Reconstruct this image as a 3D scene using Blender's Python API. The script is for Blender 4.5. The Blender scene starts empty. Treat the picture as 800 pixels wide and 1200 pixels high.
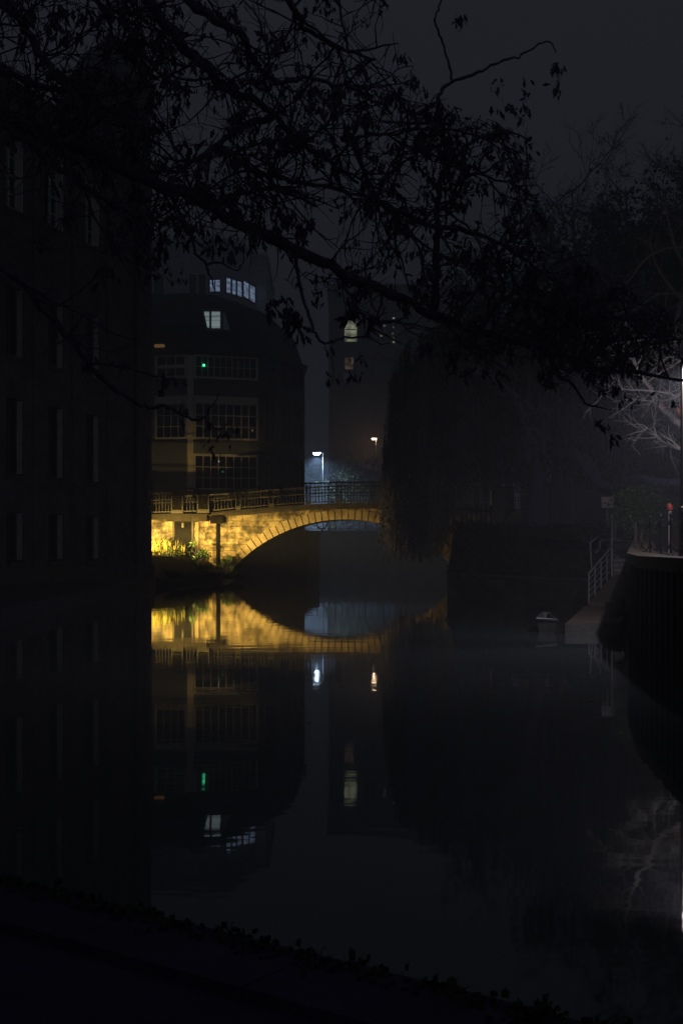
import bpy, math, random
from math import sin, cos, pi, radians, sqrt
from mathutils import Vector, Matrix

# ------------------------------------------------------------------ camera, world, exposure
S = bpy.context.scene
col = S.collection
CAMZ = 1.7
cam = bpy.data.objects.new('camera', bpy.data.cameras.new('camera'))
col.objects.link(cam)
cam.location = (0, 0, CAMZ)
cam.rotation_euler = (pi/2, 0, 0)
cam.data.sensor_fit = 'VERTICAL'
cam.data.sensor_height = 36
cam.data.lens = 42
cam.data.shift_y = 40/1200
cam.data.clip_start = 0.05
cam.data.clip_end = 3000
S.camera = cam

W = bpy.data.worlds.new('World')
S.world = W
W.use_nodes = True
bg = W.node_tree.nodes['Background']
bg.inputs[0].default_value = (0.75, 0.80, 1.0, 1)     # overcast city night sky
bg.inputs[1].default_value = 0.0255
S.view_settings.view_transform = 'Standard'
S.view_settings.look = 'None'
S.view_settings.exposure = 0
S.view_settings.gamma = 1
S.render.engine = 'CYCLES'
S.cycles.use_denoising = True
S.cycles.max_bounces = 6
S.cycles.diffuse_bounces = 2
S.cycles.glossy_bounces = 3
S.cycles.transmission_bounces = 2
S.cycles.volume_bounces = 2
S.cycles.transparent_max_bounces = 6
S.cycles.sample_clamp_indirect = 3
S.cycles.caustics_reflective = False
S.cycles.caustics_refractive = False

R = random.Random(7)

def P(px, py, Y):
    return Vector(((px-400)/1400*Y, Y, CAMZ+(640-py)/1400*Y))

def proj(v):
    return 400+1400*v[0]/v[1], 640-1400*(v[2]-CAMZ)/v[1]

# ------------------------------------------------------------------ helpers
class MB:
    def __init__(s): s.v = []; s.f = []
    def poly(s, pts):
        n = len(s.v); s.v += [tuple(p) for p in pts]; s.f.append(tuple(range(n, n+len(pts))))
    def hexa(s, a, b):          # two quads (bottom ring, top ring)
        n = len(s.v); s.v += [tuple(p) for p in a]+[tuple(p) for p in b]; k = len(a)
        s.f.append(tuple(range(n+k-1, n-1, -1))); s.f.append(tuple(range(n+k, n+2*k)))
        for i in range(k):
            j = (i+1) % k
            s.f.append((n+i, n+j, n+k+j, n+k+i))
    def box(s, x0, x1, y0, y1, z0, z1):
        s.hexa([(x0,y0,z0),(x1,y0,z0),(x1,y1,z0),(x0,y1,z0)], [(x0,y0,z1),(x1,y0,z1),(x1,y1,z1),(x0,y1,z1)])
    def fbox(s, F, u0, u1, n0, n1, z0, z1):   # box in a wall frame F=(origin, dir, normal)
        q = lambda u, n, z: fr(F, u, n, z)
        s.hexa([q(u0,n0,z0),q(u1,n0,z0),q(u1,n1,z0),q(u0,n1,z0)], [q(u0,n0,z1),q(u1,n0,z1),q(u1,n1,z1),q(u0,n1,z1)])
    def prism(s, pts, z0, z1):
        s.hexa([(p[0],p[1],z0) for p in pts], [(p[0],p[1], z1 if len(p) < 3 else p[2]) for p in pts])
    def tube(s, pts, rad, k=5, cap=True):
        pts = [Vector(p) for p in pts]
        if len(pts) < 2: return
        n0 = len(s.v); m = len(pts)
        if not hasattr(rad, '__len__'): rad = [rad]*m
        up = None
        for i, p in enumerate(pts):
            t = (pts[min(i+1, m-1)]-pts[max(i-1, 0)])
            if t.length < 1e-9: t = Vector((0,0,1))
            t.normalize()
            if up is None:
                up = Vector((0,0,1)) if abs(t.z) < .9 else Vector((1,0,0))
            a = t.cross(up)
            if a.length < 1e-6: a = t.cross(Vector((0,1,0.1)))
            a.normalize(); b = a.cross(t); up = b
            for j in range(k):
                an = 2*pi*j/k
                s.v.append(tuple(p+(a*cos(an)+b*sin(an))*rad[i]))
        for i in range(m-1):
            for j in range(k):
                j2 = (j+1) % k
                s.f.append((n0+i*k+j, n0+i*k+j2, n0+(i+1)*k+j2, n0+(i+1)*k+j))
        if cap and k > 2:
            s.f.append(tuple(n0+j for j in range(k-1,-1,-1)))
            s.f.append(tuple(n0+(m-1)*k+j for j in range(k)))
    def lathe(s, c, prof, k=16):
        n0 = len(s.v); m = len(prof)
        for r, z in prof:
            for j in range(k):
                s.v.append((c[0]+r*cos(2*pi*j/k), c[1]+r*sin(2*pi*j/k), c[2]+z))
        for i in range(m-1):
            for j in range(k):
                j2 = (j+1) % k
                s.f.append((n0+i*k+j, n0+i*k+j2, n0+(i+1)*k+j2, n0+(i+1)*k+j))
        s.f.append(tuple(n0+j for j in range(k-1,-1,-1)))
        s.f.append(tuple(n0+(m-1)*k+j for j in range(k)))
    def build(s, name, m, parent=None, loc=(0,0,0), smooth=False):
        """parented: vertices made relative to the root's location (roots are never rotated)"""
        o0 = Vector(loc)
        if parent is not None:
            r = parent
            o0 = Vector((0,0,0))
            while r is not None:
                o0 += r.location; r = r.parent
        me = bpy.data.meshes.new(name)
        me.from_pydata([(a[0]-o0.x, a[1]-o0.y, a[2]-o0.z) for a in s.v], [], s.f)
        me.update()
        if smooth:
            me.polygons.foreach_set('use_smooth', [True]*len(me.polygons))
        me.materials.append(m)
        o = bpy.data.objects.new(name, me)
        col.objects.link(o)
        if parent is not None: o.parent = parent
        else: o.location = loc
        return o

def fr(F, u, n, z):
    o, d, nn = F
    return Vector((o[0]+d[0]*u+nn[0]*n, o[1]+d[1]*u+nn[1]*n, z))
def frame(a, b):        # normal on the right-hand side of a->b (towards the camera for left-to-right walls)
    d = Vector((b[0]-a[0], b[1]-a[1])); L = d.length; d /= L
    return ((a[0], a[1]), d, Vector((d.y, -d.x))), L
def tag(o, label, cat, group=None):
    o['label'] = label; o['category'] = cat
    if group: o['group'] = group
    return o
def struct(o, kind='structure'):
    o['kind'] = kind; return o
def empty(name, loc, label, cat, group=None):
    o = bpy.data.objects.new(name, None); col.objects.link(o); o.location = loc
    o.empty_display_size = .3
    return tag(o, label, cat, group)

def smooth_path(pts, n=5):
    out = []
    m = len(pts)
    for i in range(m-1):
        p0 = pts[max(i-1,0)]; p1 = pts[i]; p2 = pts[i+1]; p3 = pts[min(i+2,m-1)]
        for k in range(n):
            t = k/n
            out.append(.5*((2*p1)+(p2-p0)*t+(2*p0-5*p1+4*p2-p3)*t*t+(3*p1-p0-3*p2+p3)*t**3))
    out.append(pts[-1].copy())
    return out

# ------------------------------------------------------------------ materials
def mat(name, c, rough=.8, var=.25, scale=3., bump=0., metal=0., spec=.4, c2=None, detail=6., stretch=None, bscale=None):
    m = bpy.data.materials.new(name); m.use_nodes = True
    nt = m.node_tree; N = nt.nodes; L = nt.links
    b = N['Principled BSDF']
    b.inputs['Roughness'].default_value = rough
    b.inputs['Metallic'].default_value = metal
    b.inputs['Specular IOR Level'].default_value = spec
    tc = N.new('ShaderNodeTexCoord')
    mp = N.new('ShaderNodeMapping'); L.new(tc.outputs['Object'], mp.inputs[0])
    if stretch: mp.inputs['Scale'].default_value = stretch
    no = N.new('ShaderNodeTexNoise'); no.inputs['Scale'].default_value = scale; no.inputs['Detail'].default_value = detail
    L.new(mp.outputs[0], no.inputs['Vector'])
    cr = N.new('ShaderNodeValToRGB')
    if c2 is None:
        lo = [x*(1-var) for x in c]; hi = [min(1, x*(1+var)) for x in c]
    else: lo, hi = c, c2
    cr.color_ramp.elements[0].position = .3; cr.color_ramp.elements[1].position = .7
    cr.color_ramp.elements[0].color = (*lo, 1); cr.color_ramp.elements[1].color = (*hi, 1)
    L.new(no.outputs['Fac'], cr.inputs[0]); L.new(cr.outputs[0], b.inputs['Base Color'])
    if bump:
        n2 = N.new('ShaderNodeTexNoise'); n2.inputs['Scale'].default_value = bscale or scale*4; n2.inputs['Detail'].default_value = 5
        L.new(mp.outputs[0], n2.inputs['Vector'])
        bp = N.new('ShaderNodeBump'); bp.inputs['Strength'].default_value = bump; bp.inputs['Distance'].default_value = .05
        L.new(n2.outputs['Fac'], bp.inputs['Height']); L.new(bp.outputs[0], b.inputs['Normal'])
    return m

def masonry(name, d, c1, c2, mortar, bw, bh, rough=.85, bump=.6, stain=.5, msize=.012):
    m = mat(name, c1, rough)
    nt = m.node_tree; N = nt.nodes; L = nt.links; b = N['Principled BSDF']
    for n in list(N):
        if n.type not in ('BSDF_PRINCIPLED', 'OUTPUT_MATERIAL'): N.remove(n)
    tc = N.new('ShaderNodeTexCoord')
    dt = N.new('ShaderNodeVectorMath'); dt.operation = 'DOT_PRODUCT'; dt.inputs[1].default_value = (d[0], d[1], 0)
    sp = N.new('ShaderNodeSeparateXYZ'); cb = N.new('ShaderNodeCombineXYZ')
    L.new(tc.outputs['Object'], dt.inputs[0]); L.new(tc.outputs['Object'], sp.inputs[0])
    L.new(dt.outputs['Value'], cb.inputs[0]); L.new(sp.outputs[2], cb.inputs[1])
    wn = N.new('ShaderNodeTexNoise'); wn.inputs['Scale'].default_value = 1.2
    L.new(cb.outputs[0], wn.inputs['Vector'])
    wm = N.new('ShaderNodeVectorMath'); wm.operation = 'MULTIPLY_ADD'; wm.inputs[1].default_value = (bh*.25, bh*.25, 0)
    L.new(wn.outputs['Color'], wm.inputs[0]); L.new(cb.outputs[0], wm.inputs[2])
    br = N.new('ShaderNodeTexBrick')
    br.inputs['Scale'].default_value = 1; br.inputs['Brick Width'].default_value = bw; br.inputs['Row Height'].default_value = bh
    br.inputs['Mortar Size'].default_value = msize; br.inputs['Mortar Smooth'].default_value = .4
    br.inputs['Color1'].default_value = (*c1, 1); br.inputs['Color2'].default_value = (*c2, 1); br.inputs['Mortar'].default_value = (*mortar, 1)
    br.squash_frequency = 3; br.squash = .8
    L.new(wm.outputs[0], br.inputs['Vector'])
    no = N.new('ShaderNodeTexNoise'); no.inputs['Scale'].default_value = 1.3; no.inputs['Detail'].default_value = 10; no.inputs['Roughness'].default_value = .72
    L.new(cb.outputs[0], no.inputs['Vector'])
    rp = N.new('ShaderNodeMapRange'); rp.inputs[1].default_value = .44; rp.inputs[2].default_value = .56; rp.inputs[3].default_value = 1-stain; rp.inputs[4].default_value = 1.15
    L.new(no.outputs['Fac'], rp.inputs[0])
    mx = N.new('ShaderNodeVectorMath'); mx.operation = 'SCALE'
    L.new(br.outputs['Color'], mx.inputs[0]); L.new(rp.outputs[0], mx.inputs['Scale']); L.new(mx.outputs[0], b.inputs['Base Color'])
    n2 = N.new('ShaderNodeTexNoise'); n2.inputs['Scale'].default_value = 9; n2.inputs['Detail'].default_value = 6
    L.new(tc.outputs['Object'], n2.inputs['Vector'])
    ad = N.new('ShaderNodeMath'); ad.operation = 'MULTIPLY_ADD'; ad.inputs[1].default_value = -.8
    L.new(br.outputs['Fac'], ad.inputs[0]); L.new(n2.outputs['Fac'], ad.inputs[2])
    bp = N.new('ShaderNodeBump'); bp.inputs['Strength'].default_value = bump; bp.inputs['Distance'].default_value = .03
    L.new(ad.outputs[0], bp.inputs['Height']); L.new(bp.outputs[0], b.inputs['Normal'])
    return m

def emis(name, c, s, noise=0., scale=4., stretch=None):
    m = bpy.data.materials.new(name); m.use_nodes = True
    nt = m.node_tree; N = nt.nodes; L = nt.links; b = N['Principled BSDF']
    b.inputs['Base Color'].default_value = (.05,.05,.05,1)
    b.inputs['Emission Color'].default_value = (*c, 1); b.inputs['Emission Strength'].default_value = s
    if noise:
        tc = N.new('ShaderNodeTexCoord'); mp = N.new('ShaderNodeMapping'); L.new(tc.outputs['Object'], mp.inputs[0])
        if stretch: mp.inputs['Scale'].default_value = stretch
        no = N.new('ShaderNodeTexNoise'); no.inputs['Scale'].default_value = scale; no.inputs['Detail'].default_value = 2
        L.new(mp.outputs[0], no.inputs['Vector'])
        rp = N.new('ShaderNodeMapRange'); rp.inputs[1].default_value = .4; rp.inputs[2].default_value = .6
        rp.inputs[3].default_value = s*(1-noise); rp.inputs[4].default_value = s
        L.new(no.outputs['Fac'], rp.inputs[0]); L.new(rp.outputs[0], b.inputs['Emission Strength'])
    return m

BD = Vector((.99944, -.0336)); BN = Vector((BD.y, -BD.x))
MD = Vector((.3159, .9488)).normalized()
M = {}
M['bridge_stone'] = masonry('bridge_stone', BD, (.50,.40,.24), (.27,.21,.12), (.20,.15,.09), .74, .30, stain=.75, bump=1.0, msize=.008)
M['voussoir'] = mat('voussoir_stone', (.26,.20,.12), .85, c2=(.52,.42,.27), scale=2.2, bump=.5)
M['deck_edge'] = mat('dark_deck_edge', (.035,.03,.024), .85, c2=(.075,.062,.045), scale=3, bump=.4)  # cornice and refuge corbel, darker than the wall stone
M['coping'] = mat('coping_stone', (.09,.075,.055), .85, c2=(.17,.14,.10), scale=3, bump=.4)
M['iron'] = mat('painted_iron', (.08,.07,.05), .5, var=.3, scale=6, spec=.5)
M['brick_mill'] = masonry('mill_brick', MD, (.15,.105,.12), (.10,.075,.09), (.15,.13,.14), .23, .075, bump=.4, stain=.35, msize=.008)  # bluish cast of the night put into the brick colour
M['brick_dark'] = masonry('river_brick', (1,0), (.12,.085,.065), (.08,.06,.05), (.10,.09,.08), .23, .075, bump=.4, stain=.5, msize=.008)
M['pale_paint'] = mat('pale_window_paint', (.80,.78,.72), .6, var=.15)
M['dull_sash'] = mat('dull_sash_paint', (.06,.056,.055), .7, var=.2)  # lower sashes darkened in the colour so only the jamb slivers show
M['lit_reveal'] = mat('lit_reveal_paint', (.62,.60,.56), .7, var=.2)  # pale strip colour for the lit right jambs of the lower windows
M['cream_paint'] = mat('cream_frame_paint', (.70,.65,.56), .55, var=.12)
M['glass'] = mat('dark_window_glass', (.012,.013,.015), .08, var=.1, spec=.6)
M['slate'] = masonry('roof_slate', (1,0), (.07,.07,.075), (.05,.05,.055), (.03,.03,.03), .3, .28, bump=.3, stain=.3)
M['panel'] = mat('slate_blue_panel', (.13,.14,.16), .6, var=.12, scale=1.2)
M['office_brick'] = masonry('office_brick', (1,0), (.16,.13,.115), (.12,.10,.09), (.12,.12,.12), .23, .075, bump=.3, stain=.3)
M['white_render'] = masonry('pale_cladding', (1,0), (.42,.43,.45), (.40,.41,.43), (.22,.22,.23), 6., .62, bump=.3, stain=.12, msize=.03)
M['apart_brick'] = masonry('apartment_brick', (1,0), (.22,.17,.12), (.18,.13,.10), (.15,.14,.12), .23, .075, bump=.2, stain=.3)
M['lead'] = mat('lead_dome', (.13,.13,.135), .5, var=.2)
M['bark'] = mat('dark_bark', (.20,.17,.27), .9, var=.35, scale=14, bump=.6)  # violet tint puts the bluish night light on branches into the colour
M['bark_pale'] = mat('pale_birch_bark', (.40,.37,.33), .8, c2=(.58,.54,.49), scale=12, bump=.4)
M['dead_leaf'] = mat('withered_leaf', (.15,.12,.20), .85, c2=(.21,.17,.23), scale=5, spec=.15)  # purple in the leaf colour stands for bluish ambient light
M['willow_leaf'] = mat('willow_leaf', (.04,.048,.016), .7, c2=(.10,.10,.032), scale=2, spec=.2)
M['leaf'] = mat('shrub_leaf', (.07,.15,.04), .35, c2=(.13,.24,.07), scale=6, spec=.4)
M['hedge_leaf'] = mat('hedge_leaf', (.03,.045,.02), .7, c2=(.05,.07,.03), scale=3, spec=.2)
M['orange_leaf'] = mat('autumn_leaf', (.42,.13,.02), .6, c2=(.60,.25,.03), scale=8)
M['grass'] = mat('dry_grass', (.20,.19,.05), .7, c2=(.42,.36,.10), scale=5)
M['night_stone'] = mat('night_black_stone', (.05,.045,.10), .9, c2=(.08,.07,.14), scale=3, bump=.3, spec=.2)  # blackened and blue-tinted in the colour for a bank in the dark
M['door_dark'] = mat('near_black', (.012,.010,.009), .95, spec=.02)  # near-black for the shade of the doorway, also on the sign
M['soil'] = mat('bank_soil', (.035,.032,.022), .95, c2=(.06,.055,.04), scale=1.5, bump=.6)
M['pave'] = mat('quay_paving', (.20,.165,.15), .85, c2=(.30,.26,.24), scale=1.8, bump=.3)
M['path'] = mat('leafy_path', (.05,.036,.032), .9, c2=(.085,.062,.055), scale=5, bump=.4)
M['concrete'] = mat('jetty_concrete', (.20,.19,.17), .85, c2=(.30,.28,.25), scale=2, bump=.3)
M['jetty_front'] = mat('jetty_front_concrete', (.10,.095,.085), .85, c2=(.17,.16,.14), scale=3, bump=.4)
M['timber'] = mat('jetty_boards', (.13,.095,.065), .8, c2=(.21,.16,.11), scale=4, bump=.4, stretch=(1,6,1))
M['steel'] = mat('galvanised_steel', (.48,.48,.49), .5, var=.15, metal=.3)
M['black_metal'] = mat('black_painted_metal', (.012,.012,.014), .45, var=.2)
M['dark_wall'] = mat('quay_wall', (.05,.045,.06), .85, c2=(.09,.08,.10), scale=1.5, bump=.5, stretch=(3,3,.5))
M['sign'] = mat('sign_board', (.45,.38,.33), .6, var=.2, scale=2)
M['red'] = mat('red_lens', (.30,.05,.04), .35, var=.1)
M['boat'] = mat('boat_paint', (.10,.10,.10), .35, c2=(.16,.16,.15), scale=3)
M['garden_wall'] = mat('painted_back_wall', (.24,.22,.24), .8, c2=(.32,.30,.32), scale=.8, bump=.2)
M['lamp_white'] = emis('lamp_lens_white', (.62,.80,1.0), 30)
M['lamp_warm'] = emis('lamp_lens_warm', (1.0,.66,.40), 16)
M['lamp_quay'] = emis('lamp_lens_quay', (.95,.90,1.0), 2.5)
M['lamp_sodium'] = emis('lamp_lens_sodium', (1.0,.60,.12), 6)
M['green_light'] = emis('green_exit_light', (.05,1.0,.42), 2.6)
M['green_dim'] = emis('green_exit_light_dim', (.05,.6,.35), .35)
M['room_cool'] = emis('lit_room_cool', (.42,.56,.85), .5, .55, 1.2, (1,1,4))
M['room_blind'] = emis('lit_room_blinds', (.52,.66,.68), .42, .5, .9, (.4,.4,7))
M['room_warm'] = emis('lit_room_warm', (.60,.62,.42), .62, .8, .9)
M['room_amber'] = emis('lit_room_amber', (.40,.26,.16), .32, .9, 1.6)
M['room_dim'] = emis('lit_room_dim', (.25,.35,.45), .03, .5, 1)
M['spark'] = emis('small_window_lamp', (1,.95,.85), .5)
M['amber_glow'] = emis('amber_bulb', (1,.55,.18), .12)

# water -------------------------------------------------------------
wm = bpy.data.materials.new('still_river_water'); wm.use_nodes = True
nt = wm.node_tree; N = nt.nodes; L = nt.links; b = N['Principled BSDF']
b.inputs['Base Color'].default_value = (.085,.10,.10,1)
b.inputs['Roughness'].default_value = .035
b.inputs['IOR'].default_value = 1.6
tc = N.new('ShaderNodeTexCoord'); mp = N.new('ShaderNodeMapping'); mp.inputs['Scale'].default_value = (.55,1.5,1)
L.new(tc.outputs['Object'], mp.inputs[0])
no = N.new('ShaderNodeTexNoise'); no.inputs['Scale'].default_value = 1.1; no.inputs['Detail'].default_value = 3
L.new(mp.outputs[0], no.inputs['Vector'])
bp = N.new('ShaderNodeBump'); bp.inputs['Strength'].default_value = .35; bp.inputs['Distance'].default_value = .006
L.new(no.outputs['Fac'], bp.inputs['Height']); L.new(bp.outputs[0], b.inputs['Normal'])
n3 = N.new('ShaderNodeTexNoise'); n3.inputs['Scale'].default_value = .16; n3.inputs['Detail'].default_value = 4
L.new(tc.outputs['Object'], n3.inputs['Vector'])
r3 = N.new('ShaderNodeMapRange'); r3.inputs[1].default_value = .4; r3.inputs[2].default_value = .62; r3.inputs[3].default_value = .014; r3.inputs[4].default_value = .042
L.new(n3.outputs['Fac'], r3.inputs[0]); L.new(r3.outputs[0], b.inputs['Roughness'])
M['water'] = wm

# ------------------------------------------------------------------ haze
hz = MB(); hz.box(-170, 170, -40, 330, -3, 75)
hm = bpy.data.materials.new('night_mist'); hm.use_nodes = True
nt = hm.node_tree
for n in list(nt.nodes):
    if n.type != 'OUTPUT_MATERIAL': nt.nodes.remove(n)
pv = nt.nodes.new('ShaderNodeVolumePrincipled')
pv.inputs['Color'].default_value = (.82,.87,.95,1)
pv.inputs['Density'].default_value = .0053
pv.inputs['Anisotropy'].default_value = .2
nt.links.new(pv.outputs[0], nt.nodes['Material Output'].inputs['Volume'])
struct(hz.build('haze', hm), 'stuff')

# ------------------------------------------------------------------ ground and river
g = MB(); g.poly([(-500,-60,0),(500,-60,0),(500,900,0),(-500,900,0)])
struct(g.build('river_water', M['water']))
g = MB(); g.poly([(-500,-60,-1.6),(500,-60,-1.6),(500,900,-1.6),(-500,900,-1.6)])
struct(g.build('river_bed', M['soil']))

g = MB(); g.prism([(-30,-12),(9,-12),(7,-3),(3,2.05),(.59,3.75),(-1.5,5.25),(-7.5,9.4),(-12,12.5),(-30,13)], -1.5, .2)
struct(g.build('near_bank', M['night_stone']))
g = MB()
edge = [Vector(p) for p in [(3,2.05,.24),(.59,3.75,.24),(-1.5,5.25,.24),(-7.5,9.4,.24)]]
for a, b_ in zip(edge, edge[1:]):
    F, l = frame(a, b_)
    k = int(l/.9)+1
    for i in range(k):
        g.fbox(F, i*l/k+.006, (i+1)*l/k-.006, .02, -.38, .1, .245+R.uniform(-.006,.006))
struct(g.build('near_bank_kerb', M['night_stone']))

g = MB(); g.prism([(-30,13.2),(-16,18),(-7.1,25),(-7.75,50),(-7.95,50.6),(-30,50.6)][::-1][::-1], -1.5, .4)
struct(g.build('left_quay', M['dark_wall']))
g = MB(); g.prism([(-6.5,24.6),(-16,17.4),(-16.2,17.9),(-7.2,25.2)], -1.4, .46) if False else None
# sloping earth bank at the foot of the bridge
rows = [[(-7.75,50.2,.38),(-9.3,50.2,1.2),(-13,50.2,1.6)], [(-7.1,52.6,.1),(-8.6,53.6,1.25),(-13,54,1.6)],
        [(-6.0,55.6,.02),(-7.4,56.6,1.2),(-13,56.5,1.6)], [(-5.1,58.6,-.1),(-6.9,58.8,1.05),(-13,58.2,1.6)], [(-5.0,60.6,-.2),(-6.9,60.2,1.0),(-13,60.2,1.5)]]
g = MB()
for a, b_ in zip(rows, rows[1:]):
    for i in range(2): g.poly([a[i], b_[i], b_[i+1], a[i+1]])
    g.poly([(a[0][0]+.15,a[0][1]-.1,-1.5), (b_[0][0]+.15,b_[0][1]-.1,-1.5), b_[0], a[0]])
struct(g.build('left_bank', M['soil']))
g = MB(); g.prism([(-60,66),(-9,66),(-2.2,78),(-1.6,88),(-4,99),(-60,99)], -1.5, 2.75)
struct(g.build('office_forecourt', M['pave']))
g = MB(); g.prism([(-60,99.2),(4,99.2),(12,97),(60,97),(160,97),(160,320),(-160,320),(-160,99.2)], -1.5, 3.0)
struct(g.build('far_street_ground', M['pave']))

# right side terrace (rows of left edge x, y, z)
tr = [(4.3,-2,1.5),(4.3,8,1.5),(4.35,15,1.5),(4.72,18.7,1.5),(5.45,22.4,1.52),(7.55,30.6,1.78),(8.3,33.6,1.86),(8.35,34.1,1.87),
      (6.2,34.15,1.88),(5.0,38,2.15),(4.35,42,2.35),(5.3,56,2.75),(6.6,66,2.9),(9,80,3.0),(12,97,3.0)]
g = MB()
for a, b_ in zip(tr, tr[1:]):
    g.poly([a, (60,a[1],a[2]+.2), (60,b_[1],b_[2]+.2), b_])
struct(g.build('right_terrace', M['path']))
g = MB()
for a, b_ in zip(tr[:8], tr[1:8]):
    g.poly([(a[0],a[1],-1.5),(b_[0],b_[1],-1.5),(b_[0],b_[1],b_[2]-.01),(a[0],a[1],a[2]-.01)][::-1])
w = g.build('quay_wall', M['dark_wall'], loc=(4.5,18,0)); tag(w, 'tall dark quay wall with ribbed face dropping into the water at the right', 'quay wall')
g = MB()       # sheet-pile ribs and coping
for a, b_ in zip(tr[1:8], tr[2:8]):
    F, l = frame(b_, a)
    k = max(1, int(l/.42))
    for i in range(k):
        g.fbox(F, (i+.15)*l/k, (i+.6)*l/k, -.01, .08, -1.4, a[2]-.14)
g.build('sheet_pile_rib', M['dark_wall'], w)
g = MB()
for a, b_ in zip(tr[1:7], tr[2:8]):
    F, l = frame(b_, a)
    k = max(1, int(l/.8))
    for i in range(k):
        zz = b_[2]+(a[2]-b_[2])*(i+.5)/k
        g.fbox(F, i*l/k+.005, (i+1)*l/k-.005, -.42, .10, zz-.14, zz+.05)
g.build('coping', M['coping'], w)

outer = [(5.6,62,.8),(4.9,52,.75),(3.6,40.2,.72),(5.2,35.9,.72),(6.75,32.6,.72),(7.1,32.2,.72)]
inner = [(6.4,64,2.9),(5.3,56,2.7),(4.4,41.8,2.3),(6.0,36.6,2.05),(7.4,34.2,1.88),(7.5,34.1,1.88)]
g = MB()
for i in range(5):
    mid0 = [(outer[i][k]+inner[i][k])/2+(.25 if k == 2 else 0) for k in range(3)]
    mid1 = [(outer[i+1][k]+inner[i+1][k])/2+(.25 if k == 2 else 0) for k in range(3)]
    g.poly([outer[i], outer[i+1], mid1, mid0]); g.poly([mid0, mid1, inner[i+1], inner[i]])
struct(g.build('right_bank', M['soil']))
g = MB()
for i in range(5):
    F, l = frame(outer[i], outer[i+1])
    g.fbox(F, -.02, l+.02, -.3 - .01*i, .04+.003*i, -1.5, .74+.003*i)
w = g.build('river_retaining_wall', M['brick_dark'], loc=(4,40,0)); tag(w, 'low dark river wall at the foot of the black bank under the willow', 'retaining wall')
g = MB()
for i in range(5):
    F, l = frame(outer[i], outer[i+1])
    g.fbox(F, .0, l-.01, -.25, .10+.004*i, .745+.003*i, .80+.003*i)
g.build('coping', M['coping'], w)

# ------------------------------------------------------------------ stone bridge
BO = (-9.366, 59.6); BF = (BO, BD, BN)
def deck(u):
    k = [(-6,3.29),(0,3.31),(2.7,3.36),(4.1,3.51),(5.8,3.65),(7.5,3.78),(8.84,3.83),(10.2,3.86),(12,3.83),(14,3.74),(16,3.62),(19.5,3.5),(26,3.3)]
    for a, b_ in zip(k, k[1:]):
        if u <= b_[0]: return a[1]+(b_[1]-a[1])*(u-a[0])/(b_[0]-a[0])
    return k[-1][1]
UC, ZC, RI, RE = 9.55, -4.55, 7.60, 8.06
def arch(u, r=RI):
    d = r*r-(u-UC)**2
    return ZC+sqrt(d) if d > 0 else -9
bridge = empty('stone_bridge', (0, 61, 0), 'single-arch stone bridge with iron railings, floodlit yellow from the left bank', 'bridge')
g = MB()
BW = 3.6
us = [-6+.25*i for i in range(98)]
def low(u): return max(arch(u), -1.2)
for a, b_ in zip(us, us[1:]):
    za0, za1, zb0, zb1 = low(a), deck(a)-.16, low(b_), deck(b_)-.16
    q = lambda u, n, z: fr(BF, u, n, z)
    g.poly([q(a,0,za0), q(b_,0,zb0), q(b_,0,zb1), q(a,0,za1)])
    g.poly([q(b_,-BW,zb0), q(a,-BW,za0), q(a,-BW,za1), q(b_,-BW,zb1)])
    if za0 > -1.2 or zb0 > -1.2:
        g.poly([q(b_,0,zb0), q(a,0,za0), q(a,-BW,za0), q(b_,-BW,zb0)])
g.build('spandrel_wall', M['bridge_stone'], bridge)
g = MB()
nv = 45; A0 = math.asin(6.2/RI)
for i in range(nv):
    t0 = -A0+2*A0*i/nv; t1 = -A0+2*A0*(i+1)/nv
    gp = .0032
    re = RE+R.uniform(-.035,.035); ri = RI-.02
    pr = .075+R.uniform(-.015,.015)
    pts = []
    for (t, r) in ((t0+gp,ri),(t1-gp,ri),(t1-gp,re),(t0+gp,re)):
        pts.append((UC+r*sin(t), ZC+r*cos(t)))
    if pts[0][1] < -.4: continue
    g.hexa([fr(BF,u,-.15,z) for u,z in pts], [fr(BF,u,pr,z) for u,z in pts])
g.build('arch_ring', M['voussoir'], bridge)
# cornice / deck edge (stone slab courses)
g = MB()
u = -6
while u < 17.3:
    du = 1.0+R.uniform(-.1,.1)
    if u+du > 26: break
    z0, z1 = deck(u), deck(u+du)
    for (n0, n1, a, b_) in ((-.2,.20,-.17,-.02),(-.2,.10,-.30,-.17)):
        q = lambda uu, n, z: fr(BF, uu, n, z)
        e = .004
        g.hexa([q(u+e,n0,z0+a),q(u+du-e,n0,z1+a),q(u+du-e,n1,z1+a),q(u+e,n1,z0+a)], [q(u+e,n0,z0+b_),q(u+du-e,n0,z1+b_),q(u+du-e,n1,z1+b_),q(u+e,n1,z0+b_)])
    u += du
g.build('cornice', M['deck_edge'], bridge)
g = MB()
for a, b_ in zip(us, us[1:]):
    q = lambda uu, n, z: fr(BF, uu, n, z)
    g.poly([q(a,-.2,deck(a)-.05), q(b_,-.2,deck(b_)-.05), q(b_,-BW,deck(b_)-.05), q(a,-BW,deck(a)-.05)])
g.build('deck', M['pave'], bridge)
g = MB(); g.fbox(BF, .72, 2.72, .0, .42, 2.93, 3.25); g.fbox(BF, .62, 2.82, .0, .5, 3.25, 3.30)
g.build('refuge_corbel', M['deck_edge'], bridge)

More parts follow.
